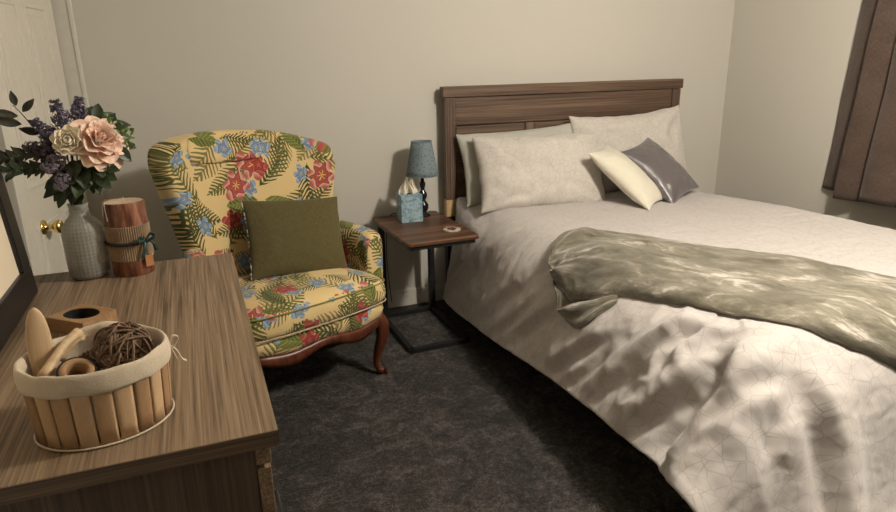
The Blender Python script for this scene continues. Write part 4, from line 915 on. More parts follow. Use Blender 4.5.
pp = [edgep(-1, 1 - 2 * i / 14) for i in range(15)] + [edgep(-1 + 2 * i / 16, -1) for i in range(1, 17)]
tag(tube('edge_cord', pp, .0036, M['cord'], ol, 6), 'black and white twisted cord')

# ------------------------------------------------------------------ dresser
dr = thing('dresser', 'grey brown wood grain dresser in the near left corner holding vase, candle and basket', 'dresser', (-1.257, -2.613, 0))
DW, DL, DZ = .540, 1.016, .90
bb('top', (-DW, .0014, DZ - .026), (0, DL, DZ), M['dresser'], dr, .0008)
bb('dark_edge_band', (-DW, 0, DZ - .0262), (.0002, .0014, DZ - .0004), M['dresser_edge_shaded'], dr, 0)  # band darkened so that its colour holds the shade on this edge
bb('side_panel', (-DW + .01, .020, .06), (-.036, .038, DZ - .0262), M['dresser_shaded'], dr, .001)
bb('side_panel', (-DW + .01, DL - .038, .06), (-.036, DL - .020, DZ - .0262), M['dresser_shaded'], dr, .001)
bb('back_panel', (-DW + .012, .038, .06), (-DW + .02, DL - .038, DZ - .027), M['dresser_shaded'], dr, 0)
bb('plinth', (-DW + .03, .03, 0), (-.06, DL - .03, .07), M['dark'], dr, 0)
bb('top_rail', (-.036, .016, DZ - .064), (-.013, DL - .016, DZ - .0265), M['dresser'], dr, .0012)
for k in range(4):
    za = .085 + k * .187; f = bb('drawer', (-.035, .017, za), (-.0145, DL - .017, za + .182), M['dresser'], dr, .0012)
    for y in (.28, .74): tube('handle', [(-.014, y - .05, za + .10), (.008, y - .045, za + .10), (.008, y + .045, za + .10), (-.014, y + .05, za + .10)], .004, M['black_metal'], f, 8)
# framed panel leaning at the back of the dresser
mr = thing('picture_frame', 'wide black frame around a pale cream panel, standing at the back of the dresser', 'picture frame', (-1.722, -2.245, DZ))
mr.rotation_euler = (0, math.radians(-4.2), 0)
ML, MH, mb = 1.0, .86, .070
boxes('frame', [((-.011, 0, mb / 2), (.022, ML, mb)), ((-.011, 0, MH - mb / 2), (.022, ML, mb)), ((-.011, ML / 2 - mb / 2, MH / 2), (.022, mb, MH - 2 * mb)), ((-.011, -ML / 2 + mb / 2, MH / 2), (.022, mb, MH - 2 * mb))], M['black_frame'], mr, .003)
M['panel'] = plain('cream_panel', (.72, .62, .47), .5, .02, 5, spec=.3)
bb('panel', (-.016, -ML / 2 + mb - .004, mb - .004), (-.010, ML / 2 - mb + .004, MH - mb + .004), M['panel'], mr, 0)

# ------------------------------------------------------------------ vase and flowers
VX, VY = -1.616, -1.662
vs = thing('vase', 'frosted ribbed glass bottle vase holding the flower bunch on the dresser', 'vase', (VX, VY, DZ))
t = NT('frosted_ribbed_glass'); c = t.coord(); sx = t.n('SeparateXYZ'); t.l(c, sx.inputs[0])
th = t.math('ARCTAN2', sx.outputs[1], sx.outputs[0]); rib = t.math('ABSOLUTE', t.math('SINE', t.math('MULTIPLY', th, 16))); rz_ = t.math('ABSOLUTE', t.math('SINE', t.math('MULTIPLY', sx.outputs[2], 330)))
t.bump(t.math('MULTIPLY', rib, rz_), .3, .003)
M['vase'] = t.fin((.82, .80, .74), .28, spec=.5, Transmission_Weight=.80, IOR=1.35)
prof = [(.030, 0), (.043, .003), (.0485, .012), (.0495, .05), (.0495, .115), (.047, .135), (.036, .152), (.026, .162), (.0225, .172), (.0225, .188), (.0245, .194), (.0215, .195), (.0195, .188), (.0195, .172), (.023, .162), (.033, .150), (.0435, .133), (.046, .115), (.046, .05), (.045, .014), (.03, .006), (.002, .005)]
lathe('body', prof, M['vase'], vs, 64, capt=True)

leafm = plain('dark_green_leaf', (.035, .052, .022), .45, .3, 60, spec=.4); leafg = plain('fresh_green_leaf', (.12, .19, .05), .5, .25, 60); leafo = plain('olive_dark_leaf', (.040, .040, .020), .5, .3, 50)
stemm = plain('green_stem', (.05, .075, .025), .6, .2); M['lilac'] = plain('lilac_blossom', (.17, .145, .215), .8, .35, 160); M['lilac_pale'] = plain('pale_lilac_blossom', (.33, .285, .34), .8, .25, 160)
peach = NT('peach_petal'); c = peach.coord('UV'); sx = peach.n('SeparateXYZ'); peach.l(c, sx.inputs[0])
M['peach'] = peach.fin(peach.ramp(sx.outputs[1], [(0, (.62, .26, .15)), (.45, (.74, .42, .29)), (.8, (.78, .55, .43)), (1, (.80, .62, .50))]), .75, spec=.2, sheen=.3)
iv = NT('ivory_petal'); c = iv.coord('UV'); sx = iv.n('SeparateXYZ'); iv.l(c, sx.inputs[0])
M['ivory'] = iv.fin(iv.ramp(sx.outputs[1], [(0, (.62, .50, .26)), (.4, (.80, .70, .50)), (1, (.86, .79, .64))]), .75, spec=.2, sheen=.3)
def L2(u, v, dy=0.0): # a point of the bunch in vase-local metres
    return Vector(((u - 64) * .00214, dy, (138 - v) * .0024 + .359))
def petal(V, F, UV, c, az, el, ln, wd, curl, cup, n=6, m=8, twist=0):
    """one petal : starts at c, points to azimuth az / elevation el of a local frame, curls back at the tip"""
    b0 = len(V)
    out = Vector((math.cos(az), math.sin(az), 0)); sd = Vector((-math.sin(az), math.cos(az), 0)); up = Vector((0, 0, 1))
    p = Vector((0, 0, 0)); e = el; pts = []
    for j in range(m + 1):
        f = j / m; pts.append((p.copy(), e)); e = el - curl * f * f * 1.5
        p += (out * math.cos(e) + up * math.sin(e)) * (ln / m)
    for j, (q, e) in enumerate(pts):
        f = j / m; w = wd * (math.sin(PI * min(1, .12 + .80 * f)) ** .7) * (1 if f < .8 else (1 - ((f - .8) / .2) ** 2 * .55))
        nn = -out * math.sin(e) + up * math.cos(e)
        for i in range(n + 1):
            u = 2 * i / n - 1
            V.append(c(q + sd * (u * w) + nn * (cup * u * u * w + .1 * w * math.sin(u * 5 + az * 3) * f))); UV.append((i / n, f))
    for j in range(m):
        for i in range(n):
            a = b0 + j * (n + 1) + i; F.append((a, a + 1, a + n + 2, a + n + 1))
def bloom(name, pos, axis, rings, m, parent):
    z = Vector(axis).normalized(); q = z.to_track_quat('Z', 'Y').to_matrix()
    V, F, UV = [], [], []
    for (cnt, r0, el, ln, wd, curl, cup, ph, dz) in rings:
        for k in range(cnt):
            az = 2 * PI * k / cnt + ph + random.uniform(-.15, .15)
            off = Vector((math.cos(az) * r0, math.sin(az) * r0, dz))
            petal(V, F, UV, lambda p, off=off: Vector(pos) + q @ (p + off), az, el + random.uniform(-.1, .1), ln * random.uniform(.92, 1.08), wd * random.uniform(.92, 1.08), curl, cup)
    o = mesh(name, V, F, m, parent, uv=UV); so = o.modifiers.new('thickness', 'SOLIDIFY'); so.thickness = .0008; subsurf(o, 1); return o
NECK = Vector((0, 0, .185)); FOOT = Vector((0, 0, .012))
def stem(parent, to, k=0, r=.0022):
    a = k * 1.7; f = Vector((.012 * math.cos(a), .012 * math.sin(a), 0))
    return tube('stem', [FOOT + f * 2, FOOT + f * 1.6 + Vector((0, 0, .09)), NECK + f * .6, NECK.lerp(Vector(to), .45) + Vector((0, 0, .02)), Vector(to)], r, stemm, parent, 7, 5)
def leaf_into(V, F, p, d, nrm_, ln, wd, bend=.2, n=4, m=8):
    d = Vector(d).normalized(); s = d.cross(Vector(nrm_)).normalized(); u_ = s.cross(d); b0 = len(V)
    for j in range(m + 1):
        f = j / m; w = wd * math.sin(PI * (f ** .85)) ** .9 if 0 < f < 1 else .0006
        q = Vector(p) + d * (ln * f) - u_ * (bend * ln * f * f)
        for i in range(n + 1):
            u = 2 * i / n - 1; V.append(q + s * (u * w) + u_ * (abs(u) * w * .28))
    for j in range(m):
        for i in range(n):
            a = b0 + j * (n + 1) + i; F.append((a, a + 1, a + n + 2, a + n + 1))
def flower_root(name, label, cat, group=None): return thing(name, label, cat, (VX, VY, DZ), 0, group)
def leaves(parent, lst, m, name='leaves'):
    V, F = [], []
    for a in lst: leaf_into(V, F, *a)
    o = mesh(name, V, F, m, parent); so = o.modifiers.new('thickness', 'SOLIDIFY'); so.thickness = .0008; subsurf(o, 1); return o
CAMD = Vector((.16, -.97, .18))
# big peach rose
r = flower_root('peach_rose', 'large open peach rose at the right of the vase bunch', 'flower')
pc = L2(101, 140, -.045); ax = (.42, -.72, .52)
bloom('petals', pc, ax, [(5, .003, 1.35, .026, .014, -.3, .8, 0, .005), (6, .007, 1.1, .031, .018, -.1, .6, .5, .003), (7, .010, .85, .038, .021, .25, .45, .2, .0), (8, .011, .55, .045, .024, .45, .3, .7, -.003), (9, .011, .22, .058, .026, .45, .2, .1, -.007), (9, .010, -.10, .067, .024, .5, .15, .4, -.009)], M['peach'], r)
stem(r, pc - Vector(ax).normalized() * .012, 0, .003)
leaves(r, [(pc + Vector((.030, .01, -.02)), (.75, -.2, -.75), (.3, -.9, .3), .050, .017), (pc + Vector((.02, .02, .03)), (.8, .1, .1), (.1, -.7, .7), .055, .016), (pc + Vector((-.01, .02, -.04)), (-.1, -.4, -1), (.1, -1, .1), .05, .018)], leafm)
# ivory ranunculus
r = flower_root('ivory_ranunculus', 'round ivory white bloom left of the peach rose', 'flower')
pc = L2(72, 138, -.065); ax = (-.05, -.92, .30)
bloom('petals', pc, ax, [(5, .002, 1.35, .013, .008, -.5, .9, 0, .006), (7, .005, 1.2, .018, .011, -.5, .8, .4, .004), (8, .008, 1.0, .023, .013, -.4, .7, .1, .0), (9, .011, .75, .028, .015, -.3, .5, .6, -.005), (9, .011, .45, .031, .016, -.1, .4, .2, -.009)], M['ivory'], r)
e_ = tag(lathe('eye', [(.0005, .004), (.004, .005), (.005, .010), (.003, .013), (.0005, .014)], leafg, r, 12), 'green eye'); e_.location = pc; e_.rotation_euler = Vector(ax).to_track_quat('Z', 'Y').to_euler()
stem(r, pc - Vector(ax).normalized() * .012, 1, .0026)
# lilac sprigs
LIL = [((64, 112), -.02, (-.15, -.1, 1), .060, .024, 'purple lilac sprig at the top of the bunch above the ivory bloom', 0), ((83, 108), .0, (.25, 0, 1), .05, .020, 'purple lilac sprig at the top right of the bunch behind the peach rose', 0),
       ((46, 128), -.02, (-.6, -.2, .8), .060, .025, 'purple lilac sprig at the upper left of the bunch', 0), ((38, 146), -.03, (-.9, -.3, .35), .055, .024, 'dark lilac sprig at the left beside the ivory bloom', 0),
       ((52, 160), -.055, (-.6, -.6, -.3), .060, .025, 'pale lilac sprig hanging below the ivory bloom at the left', 1), ((57, 178), -.05, (-.4, -.5, -.7), .050, .022, 'lowest pale lilac sprig hanging left of the vase neck', 1)]
for k, (pq, dy, dr_, ln, wd, lab, pale) in enumerate(LIL):
    r = flower_root('lilac_sprig', lab, 'flower', 'lilac sprigs in the vase')
    c0 = L2(*pq, dy); dv = Vector(dr_).normalized(); V, F = [], []
    for q in range(190):
        f = random.random(); rad = wd * 1.12 * (1 - .62 * f) * math.sqrt(random.random()); a = random.uniform(0, 2 * PI)
        s1 = dv.orthogonal().normalized(); s2 = dv.cross(s1)
        p = c0 + dv * ((f - .5) * ln) + s1 * math.cos(a) * rad + s2 * math.sin(a) * rad
        nn = (p - c0 + dv * .01).normalized() + Vector((random.uniform(-.4, .4),) * 3); nn.normalize(); t1 = nn.orthogonal().normalized(); t2 = nn.cross(t1); sz = random.uniform(.0036, .0058)
        for w in range(4):
            a = w * PI / 2 + q; e1 = t1 * math.cos(a) + t2 * math.sin(a); e2 = t1 * -math.sin(a) + t2 * math.cos(a); b0 = len(V)
            V += [p, p + e1 * sz * .6 + e2 * sz * .42 + nn * sz * .25, p + e1 * sz * 1.05 + nn * sz * .1, p + e1 * sz * .6 - e2 * sz * .42 + nn * sz * .25]; F.append((b0, b0 + 1, b0 + 2, b0 + 3))
    o = mesh('blossom', V, F, M['lilac_pale' if pale else 'lilac'], r); so = o.modifiers.new('thickness', 'SOLIDIFY'); so.thickness = .0006
    stem(r, c0 + dv * ln * .3, k + 2, .0018)
# leafy branch at the upper left
r = flower_root('leafy_branch', 'tall branch with long pointed dark leaves at the upper left of the bunch', 'branch')
pts = [L2(48, 145, .0), L2(36, 128, .0), L2(26, 112, .0), L2(19, 103, .0)]
stem(r, pts[0], 9, .002); tube('twig', pts, [.0018, .0015, .0012, .001], stemm, r, 6, 5)
leaves(r, [(L2(22, 104), (-.12, -.1, 1), CAMD, .036, .0085, .1), (L2(27, 110), (.75, -.1, .75), CAMD, .042, .009, .1), (L2(22, 114), (-1, -.1, .22), CAMD, .055, .011, .1), (L2(24, 122), (-1, -.15, .25), CAMD, .062, .012, -.1),
           (L2(30, 118), (.6, 0, -.5), CAMD, .030, .006, .2), (L2(32, 122), (.8, 0, .2), CAMD, .024, .005, .2), (L2(40, 132), (-.9, -.3, .35), CAMD, .045, .010, .1), (L2(18, 112), (-.9, -.3, .15), CAMD, .045, .010, 0)], leafo)
# spray of fine foliage hanging left over the mirror edge
for k, (pts, lab, mt) in enumerate([
    ([(52, 150), (34, 148), (14, 152), (-4, 150)], 'dark fine leaved spray reaching left over the mirror edge', leafo),
    ([(56, 158), (40, 165), (24, 163), (8, 166)], 'lower dark spray drooping left below the lilac', leafm)]):
    r = flower_root('foliage_spray', lab, 'foliage'); P_ = [L2(*p, -.03 - .01 * i) for i, p in enumerate(pts)]; stem(r, P_[0], 11 + k, .0018); cv = catmull(P_, 8); tube('twig', cv, .0011, stemm, r, 6)
    ls = []
    for i, p in enumerate(cv):
        for s in (-1, 1): ls.append((p, (-.55 + random.uniform(-.25, .25), random.uniform(-.5, .3), s * random.uniform(.4, .9)), CAMD, random.uniform(.018, .030), random.uniform(.0045, .0075), .15, 2, 5))
    leaves(r, ls, mt)
# light green buds at the right
r = flower_root('green_sprig', 'bright green sprig of small leaves at the right edge of the bunch', 'foliage')
P_ = [L2(98, 150, .0), L2(108, 130, -.01), L2(114, 120, -.01)]; stem(r, P_[0], 4, .0018); tube('twig', P_, .0012, stemm, r, 6, 5)
P2_ = [L2(108, 138, .0), L2(122, 136, -.01), L2(130, 134, -.01)]; tube('twig', P2_, .0011, stemm, r, 6, 5)
ls = []
for q in range(56):
    b = random.choice(([112, 121], [116, 126], [123, 133], [128, 136], [120, 140], [126, 150]))
    p = L2(b[0] + random.uniform(-6, 6), b[1] + random.uniform(-6, 6), random.uniform(-.03, .01)); ls.append((p, (random.uniform(-.6, 1), random.uniform(-.8, .2), random.uniform(-.3, 1)), CAMD, random.uniform(.010, .018), random.uniform(.003, .0055), .1, 2, 4))
leaves(r, ls, leafg)
# broad dark leaves round the neck of the vase
for k, (lab, items) in enumerate([
    ('broad dark leaves hanging at the left of the vase neck', [((62, 178), (-.75, -.3, -.45), .058, .016), ((56, 186), (-.7, -.4, -.75), .048, .013), ((66, 186), (-.25, -.5, -.9), .050, .015), ((50, 178), (-.9, -.3, -.5), .04, .011)]),
    ('broad dark leaves under the peach rose above the vase neck', [((76, 165), (.1, -.6, -.7), .062, .021), ((86, 166), (.45, -.6, -.5), .060, .022), ((94, 176), (.7, -.5, -.15), .045, .020), ((84, 178), (.35, -.7, -.7), .052, .020), ((74, 180), (-.2, -.7, -.6), .050, .019), ((90, 160), (.8, -.5, -.1), .055, .020), ((70, 166), (-.6, -.6, -.3), .05, .02)]),
    ('leaves crowded at the back of the bunch behind the roses', [((70, 150), (-.5, .2, .5), .06, .02), ((84, 130), (.3, .2, .8), .06, .02), ((96, 128), (.7, .2, .5), .06, .02), ((60, 140), (-.7, .1, .4), .06, .02), ((78, 145), (-.1, .3, .8), .07, .022), ((108, 148), (.9, -.1, -.1), .06, .018)])]):
    r = flower_root('leaf_cluster', lab, 'foliage', 'leaf clusters in the vase'); stem(r, L2(*items[0][0], -.02), 14 + k, .002)
    rl = random.Random(k + 3); more = [((p[0] + rl.uniform(-9, 9), p[1] + rl.uniform(-8, 8)), (dd[0] + rl.uniform(-.5, .5), dd[1], dd[2] + rl.uniform(-.3, .4)), ln * rl.uniform(.7, 1), wd * rl.uniform(.7, 1)) for p, dd, ln, wd in items for _ in range(2)]
    leaves(r, [(L2(*p, (-.035 if k < 2 else .02) + rl.uniform(-.01, .03)), dd, (.2, -.8, .55), ln, wd, .25) for p, dd, ln, wd in items + more], leafm)

# ------------------------------------------------------------------ candle
cd = thing('pillar_candle', 'thick pillar candle in copper bark with a pleated paper band, beside the vase', 'candle', (-1.511, -1.672, DZ), math.radians(-60))
t = NT('copper_bark'); c = t.coord(); v = t.mapping(c, (1, 1, .12)); a = t.noise(v, 70, 4, .6, .5); t.bump(a, .4, .004)
M['bark'] = t.fin(t.ramp(a, [(.32, (.05, .017, .009)), (.5, (.15, .055, .028)), (.66, (.29, .125, .07))]), .35, spec=.5)
M['kraft'] = plain('kraft_paper', (.27, .19, .115), .8, .06, 90); M['wax'] = plain('ivory_wax', (.62, .47, .33), .5, .05, 40, Subsurface_Weight=.2)
M['ribbon'] = plain('dark_green_ribbon', (.012, .045, .040), .45, .1, 60); M['band'] = plain('black_cord', (.010, .011, .012), .6, .1)
lathe('wax', [(.046, .002), (.048, .19), (.045, .1925), (.038, .189), (.004, .187)], M['wax'], cd, 48)
V, F = [], []
lathe('bark_sleeve', [(.0485, 0), (.0503, .002), (.0503, .192), (.0495, .1945), (.0478, .1935), (.0478, .02)], M['bark'], cd, 64, capb=True, capt=False)
V = []; n_ = 240
for z in (.042, .044, .132, .134):
    for i in range(n_):
        a = 2 * PI * i / n_; r_ = .0527 + .0013 * math.cos(i * PI / 2) - (.001 if z in (.042, .134) else 0); V.append((r_ * math.cos(a), r_ * math.sin(a), z))
mesh('pleated_band', V, gridf(n_, 3, True), M['kraft'], cd, False)
o = tube('cord', [(.0555 * math.cos(a), .0555 * math.sin(a), .089) for a in [2 * PI * i / 48 for i in range(49)]], .0042, M['band'], cd, 8); 
tube('wick', [(0, 0, .186), (.001, 0, .196), (.002, .001, .204)], .0012, M['cream_smooth'], cd, 6)
def ribbon(name, pts, w, m, parent, wdir):
    c = catmull(pts, 6); V = []
    for p in c: V += [p - Vector(wdir) * w, p + Vector(wdir) * w]
    F = [(2 * i, 2 * i + 1, 2 * i + 3, 2 * i + 2) for i in range(len(c) - 1)]
    o = mesh(name, V, F, m, parent); so = o.modifiers.new('thickness', 'SOLIDIFY'); so.thickness = .0012; return o
kx_ = Vector((.058, 0.012, .090))
bow = ribbon('bow', [kx_, kx_ + Vector((.006, .014, .020)), kx_ + Vector((.010, .024, .012)), kx_ + Vector((.004, .008, .002)), kx_, kx_ + Vector((.008, -.014, .016)), kx_ + Vector((.010, -.022, .006)), kx_], .005, M['ribbon'], cd, (.3, 0, 1))
ribbon('tail', [kx_, kx_ + Vector((.006, -.006, -.018)), kx_ + Vector((.004, -.014, -.040))], .0045, M['ribbon'], bow, (.2, 1, 0)); ribbon('tail', [kx_, kx_ + Vector((.010, .016, -.004)), kx_ + Vector((.008, .024, -.026))], .004, M['ribbon'], bow, (.2, 1, 0))
M['tagm'] = plain('orange_brown_tag', (.36, .15, .05), .7, .1)
box('tag', kx_ + Vector((.001, .004, -.052)), (.0015, .020, .030), M['tagm'], cd, .0005)
tag(tube('hang_cord', [(.012, -.0515, .150), (.010, -.0525, .175), (.008, -.0515, .194), (.004, -.047, .1955), (-.002, -.0515, .19), (-.004, -.0535, .16)], .0014, M['cream_smooth'], cd, 6, 5), 'white string loop')

# ------------------------------------------------------------------ box with the oval hole
wb = thing('wooden_box', 'low tan wooden box with a dark oval opening behind the basket', 'box', (-1.588, -2.038, DZ), math.radians(-42))
M['tan'] = wood('tan_box_wood', (.20, .11, .05), (.30, .175, .085), (.38, .24, .125), 'X', 60, .55, 1, 12, .05)
bx, by, bz = .052, .042, .030; n_ = 48
def rect(a):
    c_, s_ = math.cos(a), math.sin(a); k = min(bx / max(1e-6, abs(c_)), by / max(1e-6, abs(s_))); return c_ * k, s_ * k
A_ = sorted([2 * PI * i / n_ for i in range(n_)] + [math.atan2(by, bx), PI - math.atan2(by, bx), PI + math.atan2(by, bx), 2 * PI - math.atan2(by, bx)]); n_ = len(A_)
oval = [(.041 * math.cos(a), .030 * math.sin(a)) for a in A_]; rc = [rect(a) for a in A_]
loops = [[(x, y, 0) for x, y in rc], [(x, y, bz) for x, y in rc], [(x, y, bz) for x, y in oval], [(x, y, .005) for x, y in oval]]
V, F = loft(loops, True, False); mesh('body', V, F, M['tan'], wb, False)
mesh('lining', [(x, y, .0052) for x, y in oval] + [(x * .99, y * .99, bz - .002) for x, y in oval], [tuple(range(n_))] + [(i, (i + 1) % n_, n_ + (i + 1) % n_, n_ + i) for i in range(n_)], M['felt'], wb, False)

# ------------------------------------------------------------------ slatted basket
BX, BY = -1.502, -2.478
bk = thing('basket', 'oval basket of wooden slats with canvas lining at the near end of the dresser', 'basket', (BX, BY, DZ), math.radians(9))
t = NT('basket_slats'); u = t.coord('UV'); sx = t.n('SeparateXYZ'); t.l(u, sx.inputs[0])
wn = t.n('TexWhiteNoise', noise_dimensions='1D'); t.l(t.math('FLOOR', sx.outputs[0]), wn.inputs['W']); g = t.noise(t.mapping(u, (9, 1.2, 1)), 5, 4, .6)
f = t.math('ADD', t.math('MULTIPLY', wn.outputs[0], .45), t.math('MULTIPLY', g, .55)); t.bump(g, .15, .002)
M['slat'] = t.fin(t.ramp(f, [(.22, (.27, .16, .08)), (.5, (.43, .275, .15)), (.75, (.56, .385, .225))]), .6, spec=.3)
M['canvas'] = fabric('canvas_lining', (.56, .47, .35), 420, .95, .08, .2, .4)
ea, eb, bh = .099, .086, .104; NS = 22
def ell(a, k=1.0, z=0.0): return Vector((ea * k * math.cos(a), eb * k * math.sin(a), z))
V, F, UV = [], [], []
for s in range(NS):
    a0 = 2 * PI * (s + .04) / NS; a1 = 2 * PI * (s + .96) / NS; b0 = len(V); m_ = 6
    for j in range(5):
        z = .004 + bh * j / 4; k = .965 + .06 * (z / bh)
        for i in range(m_ + 1):
            a = a0 + (a1 - a0) * i / m_; e = .012 * (1 if i in (0, m_) else 0)
            V.append(ell(a, k - e, z)); UV.append((s + .05 + .9 * i / m_, z * 10))
    for j in range(4):
        for i in range(m_):
            q = b0 + j * (m_ + 1) + i; F.append((q, q + 1, q + m_ + 2, q + m_ + 1))
o = mesh('slat_wall', V, F, M['slat'], bk, True, uv=UV); so = o.modifiers.new('thickness', 'SOLIDIFY'); so.thickness = .005; so.offset = -1
V = [ell(2 * PI * i / 64, .95, .003) for i in range(64)] + [ell(2 * PI * i / 64, .95, .008) for i in range(64)]
mesh('bottom', V, [tuple(reversed(range(64))), tuple(range(64, 128))] + [(i, (i + 1) % 64, 64 + (i + 1) % 64, 64 + i) for i in range(64)], M['slat'], bk, False)
tag(tube('bottom_rim', [ell(2 * PI * i / 64, .985, .003) for i in range(65)], .0016, M['canvas'], bk, 8), 'pale cord rim')
# lining: outside cuff, rolled rim, inside wall
V = []; UV = []; n_ = 96
prof_ = [(1.046, .088), (1.062, .093), (1.068, .098), (1.066, .112), (1.045, .121), (1.0, .123), (.955, .117), (.935, .10), (.925, .05), (.90, .014), (.5, .010)]
for j, (k, z) in enumerate(prof_):
    for i in range(n_):
        a = 2 * PI * i / n_
        lift = .012 * math.exp(-((a - 1.35) / .35) ** 2) if 2 < j < 8 else 0
        w = .012 * nz(math.cos(a) * 6, math.sin(a) * 6, j * .35) + .006 * nz(math.cos(a) * 16, math.sin(a) * 16, j * .5)
        V.append(ell(a, k + w + (-.10 * math.exp(-((a - 1.35) / .35) ** 2) if j in (5, 6, 7) else 0), z + lift + .003 * nz(math.cos(a) * 4, math.sin(a) * 4, 9 + j * .2)))
F = gridf(n_, len(prof_) - 1, True) + [tuple((len(prof_) - 1) * n_ + i for i in range(n_))]
o = mesh('lining', V, F, M['canvas'], bk); so = o.modifiers.new('thickness', 'SOLIDIFY'); so.thickness = .0018; subsurf(o, 1)
pz = ell(.12, 1.08, .096)
lb = ribbon('tie', [pz, pz + Vector((.006, .004, .014)), pz + Vector((.014, .004, .010)), pz + Vector((.006, 0, .0)), pz], .003, M['canvas'], bk, (0, 1, 0))
ribbon('tie', [pz, pz + Vector((.008, -.002, -.008)), pz + Vector((.014, -.012, -.022)), pz + Vector((.020, -.014, -.026))], .003, M['canvas'], bk, (0, 1, .3)); ribbon('tie', [pz, pz + Vector((.004, -.006, -.012)), pz + Vector((.006, -.018, -.018))], .003, M['canvas'], bk, (0, 1, .3))
# things in the basket
IZ = DZ + .012
M['palew'] = wood('pale_smooth_wood', (.36, .24, .125), (.50, .35, .20), (.60, .45, .28), 'Z', 60, .5, .8, 10, .04)
sp = thing('wooden_spatula', 'flat pale wooden blade with a rounded tip standing at the left in the basket', 'wooden utensil', (-1.583, -2.430, IZ)); 
V = []; pr = [(-.105, .010), (-.09, .0135), (-.04, .0165), (.0, .0180), (.03, .0165), (.052, .0120), (.063, .0060), (.066, .001)]
pr = [(z, w) for z, w in pr]
for z, w in pr:
    for i in range(12):
        a = 2 * PI * i / 12; V.append((w * math.cos(a), .0045 * math.sin(a) * (1 if w > .005 else .6), z + .105))
o = mesh('blade', V, gridf(12, len(pr) - 1, True) + [tuple(reversed(range(12))), tuple((len(pr) - 1) * 12 + i for i in range(12))], M['palew'], sp); subsurf(o, 1)
sp.rotation_euler = (math.radians(-8), math.radians(2), math.radians(15)); sp.location = (-1.574, -2.475, DZ + .022)
dw = tube('driftwood_stick', [(-1.565, -2.512, DZ + .104), (-1.553, -2.484, DZ + .119), (-1.541, -2.458, DZ + .129), (-1.527, -2.430, DZ + .134)], [.0095, .0070, .0068, .0085], M['palew'], None, 10, 4)
tag(dw, 'short pale driftwood stick lying across the things in the basket', 'stick')
dw2 = tube('driftwood_stick', [(-1.560, -2.435, DZ + .095), (-1.543, -2.420, DZ + .115), (-1.526, -2.408, DZ + .120)], [.009, .010, .008], M['palew'], None, 10, 4)
tag(dw2, 'stub of pale driftwood behind the stick, by the back lining of the basket', 'stick')
M['vine'] = wood('brown_vine', (.06, .033, .018), (.16, .092, .05), (.30, .19, .11), 'X', 40, .6, .9, 20, .05)
vb = thing('vine_ball', 'woven ball of thin brown vines in the right half of the basket', 'decorative ball', (-1.464, -2.472, DZ + .108))
V, F = [], []
rnd = random.Random(5)
for k in range(34):
    ax = Vector((rnd.gauss(0, 1), rnd.gauss(0, 1), rnd.gauss(0, 1))).normalized(); s1 = ax.orthogonal().normalized(); s2 = ax.cross(s1); R_ = .045 * rnd.uniform(.86, 1.0); off = ax * rnd.uniform(-.016, .016); rr_ = math.sqrt(max(1e-6, R_ ** 2 - off.length ** 2))
    a0 = rnd.uniform(0, 6.28); ln = rnd.uniform(3.6, 6.2); pts = []
    for i in range(25):
        a = a0 + ln * i / 24; pts.append(off + (s1 * math.cos(a) + s2 * math.sin(a)) * (rr_ * (1 + .05 * math.sin(a * 3 + k))) + ax * .004 * math.sin(a * 2))
    tube_vf(pts, rnd.uniform(.0011, .0021), 6, V, F)
mesh('strands', V, F, M['vine'], vb)
rg = thing('wooden_ring', 'turned brown wooden ring with a dark edge at the near left of the basket', 'ring', (-1.523, -2.516, DZ + .100)); rg.rotation_euler = (math.radians(25), math.radians(10), 0)
lathe('body', [(.014, -.012), (.023, -.012), (.026, 0), (.023, .012), (.016, .014), (.0135, .010), (.013, -.008)], M['tan'], rg, 28, capb=False, capt=False)
tag(tube('dark_edge_band', [(.0245 * math.cos(a), .0245 * math.sin(a), .010) for a in [2 * PI * i / 32 for i in range(33)]], .0022, M['dark'], rg, 6), 'dark band')
cn = thing('pine_cone', 'small dark scaly cone between stick and vine ball in the basket', 'pine cone', (-1.512, -2.462, DZ + .088)); cn.rotation_euler = (.9, .4, .3)
V, F = [], []
for k in range(70):
    f = k / 70; a = k * 2.39996; rr_ = .020 * math.sin(PI * (.12 + .8 * f)); p = Vector((rr_ * math.cos(a), rr_ * math.sin(a), -.024 + .05 * f)); leaf_into(V, F, p * .6, (math.cos(a), math.sin(a), .5), (0, 0, 1), .016 * (1.1 - .5 * f), .006, -.2, 2, 4)
o = mesh('scales', V, F, M['vine'], cn); so = o.modifiers.new('thickness', 'SOLIDIFY'); so.thickness = .0015
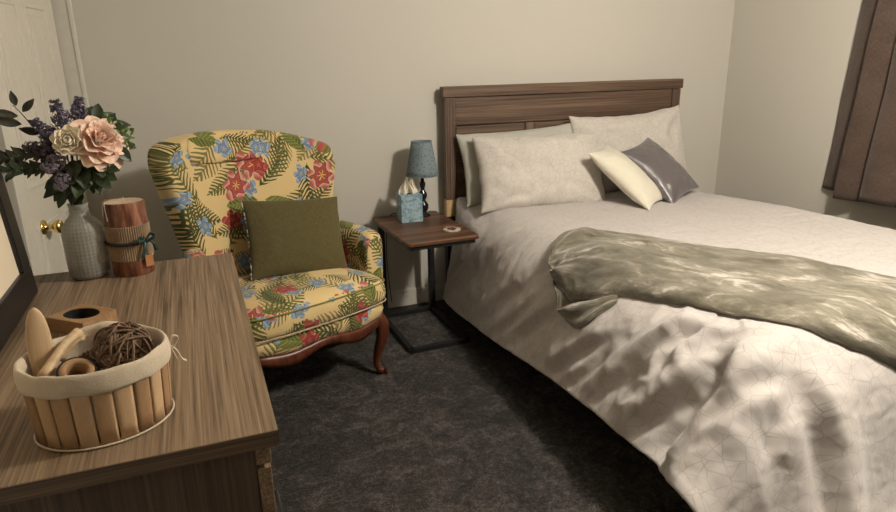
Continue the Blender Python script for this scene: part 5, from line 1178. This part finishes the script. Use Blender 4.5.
lg = tube('bark_piece', [(-1.555, -2.48, DZ + .06), (-1.53, -2.445, DZ + .07), (-1.50, -2.425, DZ + .08)], [.014, .016, .013], M['vine'], None, 10, 4); tag(lg, 'dark brown bark piece low down in the basket under the sticks', 'bark')

# ------------------------------------------------------------------ light
def area(name, loc, size, energy, col, rot=(0, 0, 0), shape='DISK'):
    l = bpy.data.lights.new(name, 'AREA'); l.shape = shape; l.size = size; l.energy = energy; l.color = col
    o = bpy.data.objects.new(name, l); COL.objects.link(o); o.location = loc; o.rotation_euler = rot; return o
pl = bpy.data.lights.new('ceiling_lamp', 'POINT'); pl.energy = 142; pl.color = (1, .915, .80); pl.shadow_soft_size = .10
po = bpy.data.objects.new('ceiling_lamp', pl); COL.objects.link(po); po.location = (.62, -2.55, 2.30)
w = bpy.data.worlds.new('world'); sc.world = w; w.use_nodes = True; w.node_tree.nodes['Background'].inputs[0].default_value = (.006, .0055, .005, 1)

# ------------------------------------------------------------------ camera
cpos = (-1.3236, -3.5117, 1.4377); yaw, pitch, roll, FL = .3694, .2995, -.0169, 647.63
f_ = Vector((math.sin(yaw) * math.cos(pitch), math.cos(yaw) * math.cos(pitch), -math.sin(pitch))); r_ = Vector((math.cos(yaw), -math.sin(yaw), 0)); u_ = r_.cross(f_)
rr2 = r_ * math.cos(roll) + u_ * math.sin(roll); uu2 = -r_ * math.sin(roll) + u_ * math.cos(roll)
cam = bpy.data.cameras.new('camera'); cam.lens = 36 * FL / 896; cam.sensor_width = 36; cam.sensor_fit = 'HORIZONTAL'; cam.clip_start = .02
co = bpy.data.objects.new('camera', cam); COL.objects.link(co)
co.matrix_world = Matrix(((rr2.x, uu2.x, -f_.x, cpos[0]), (rr2.y, uu2.y, -f_.y, cpos[1]), (rr2.z, uu2.z, -f_.z, cpos[2]), (0, 0, 0, 1)))
sc.camera = co
sc.view_settings.view_transform = 'Standard'; sc.view_settings.look = 'None'; sc.view_settings.gamma = 1; sc.view_settings.use_curve_mapping = False
sc.view_settings.exposure = 0.2
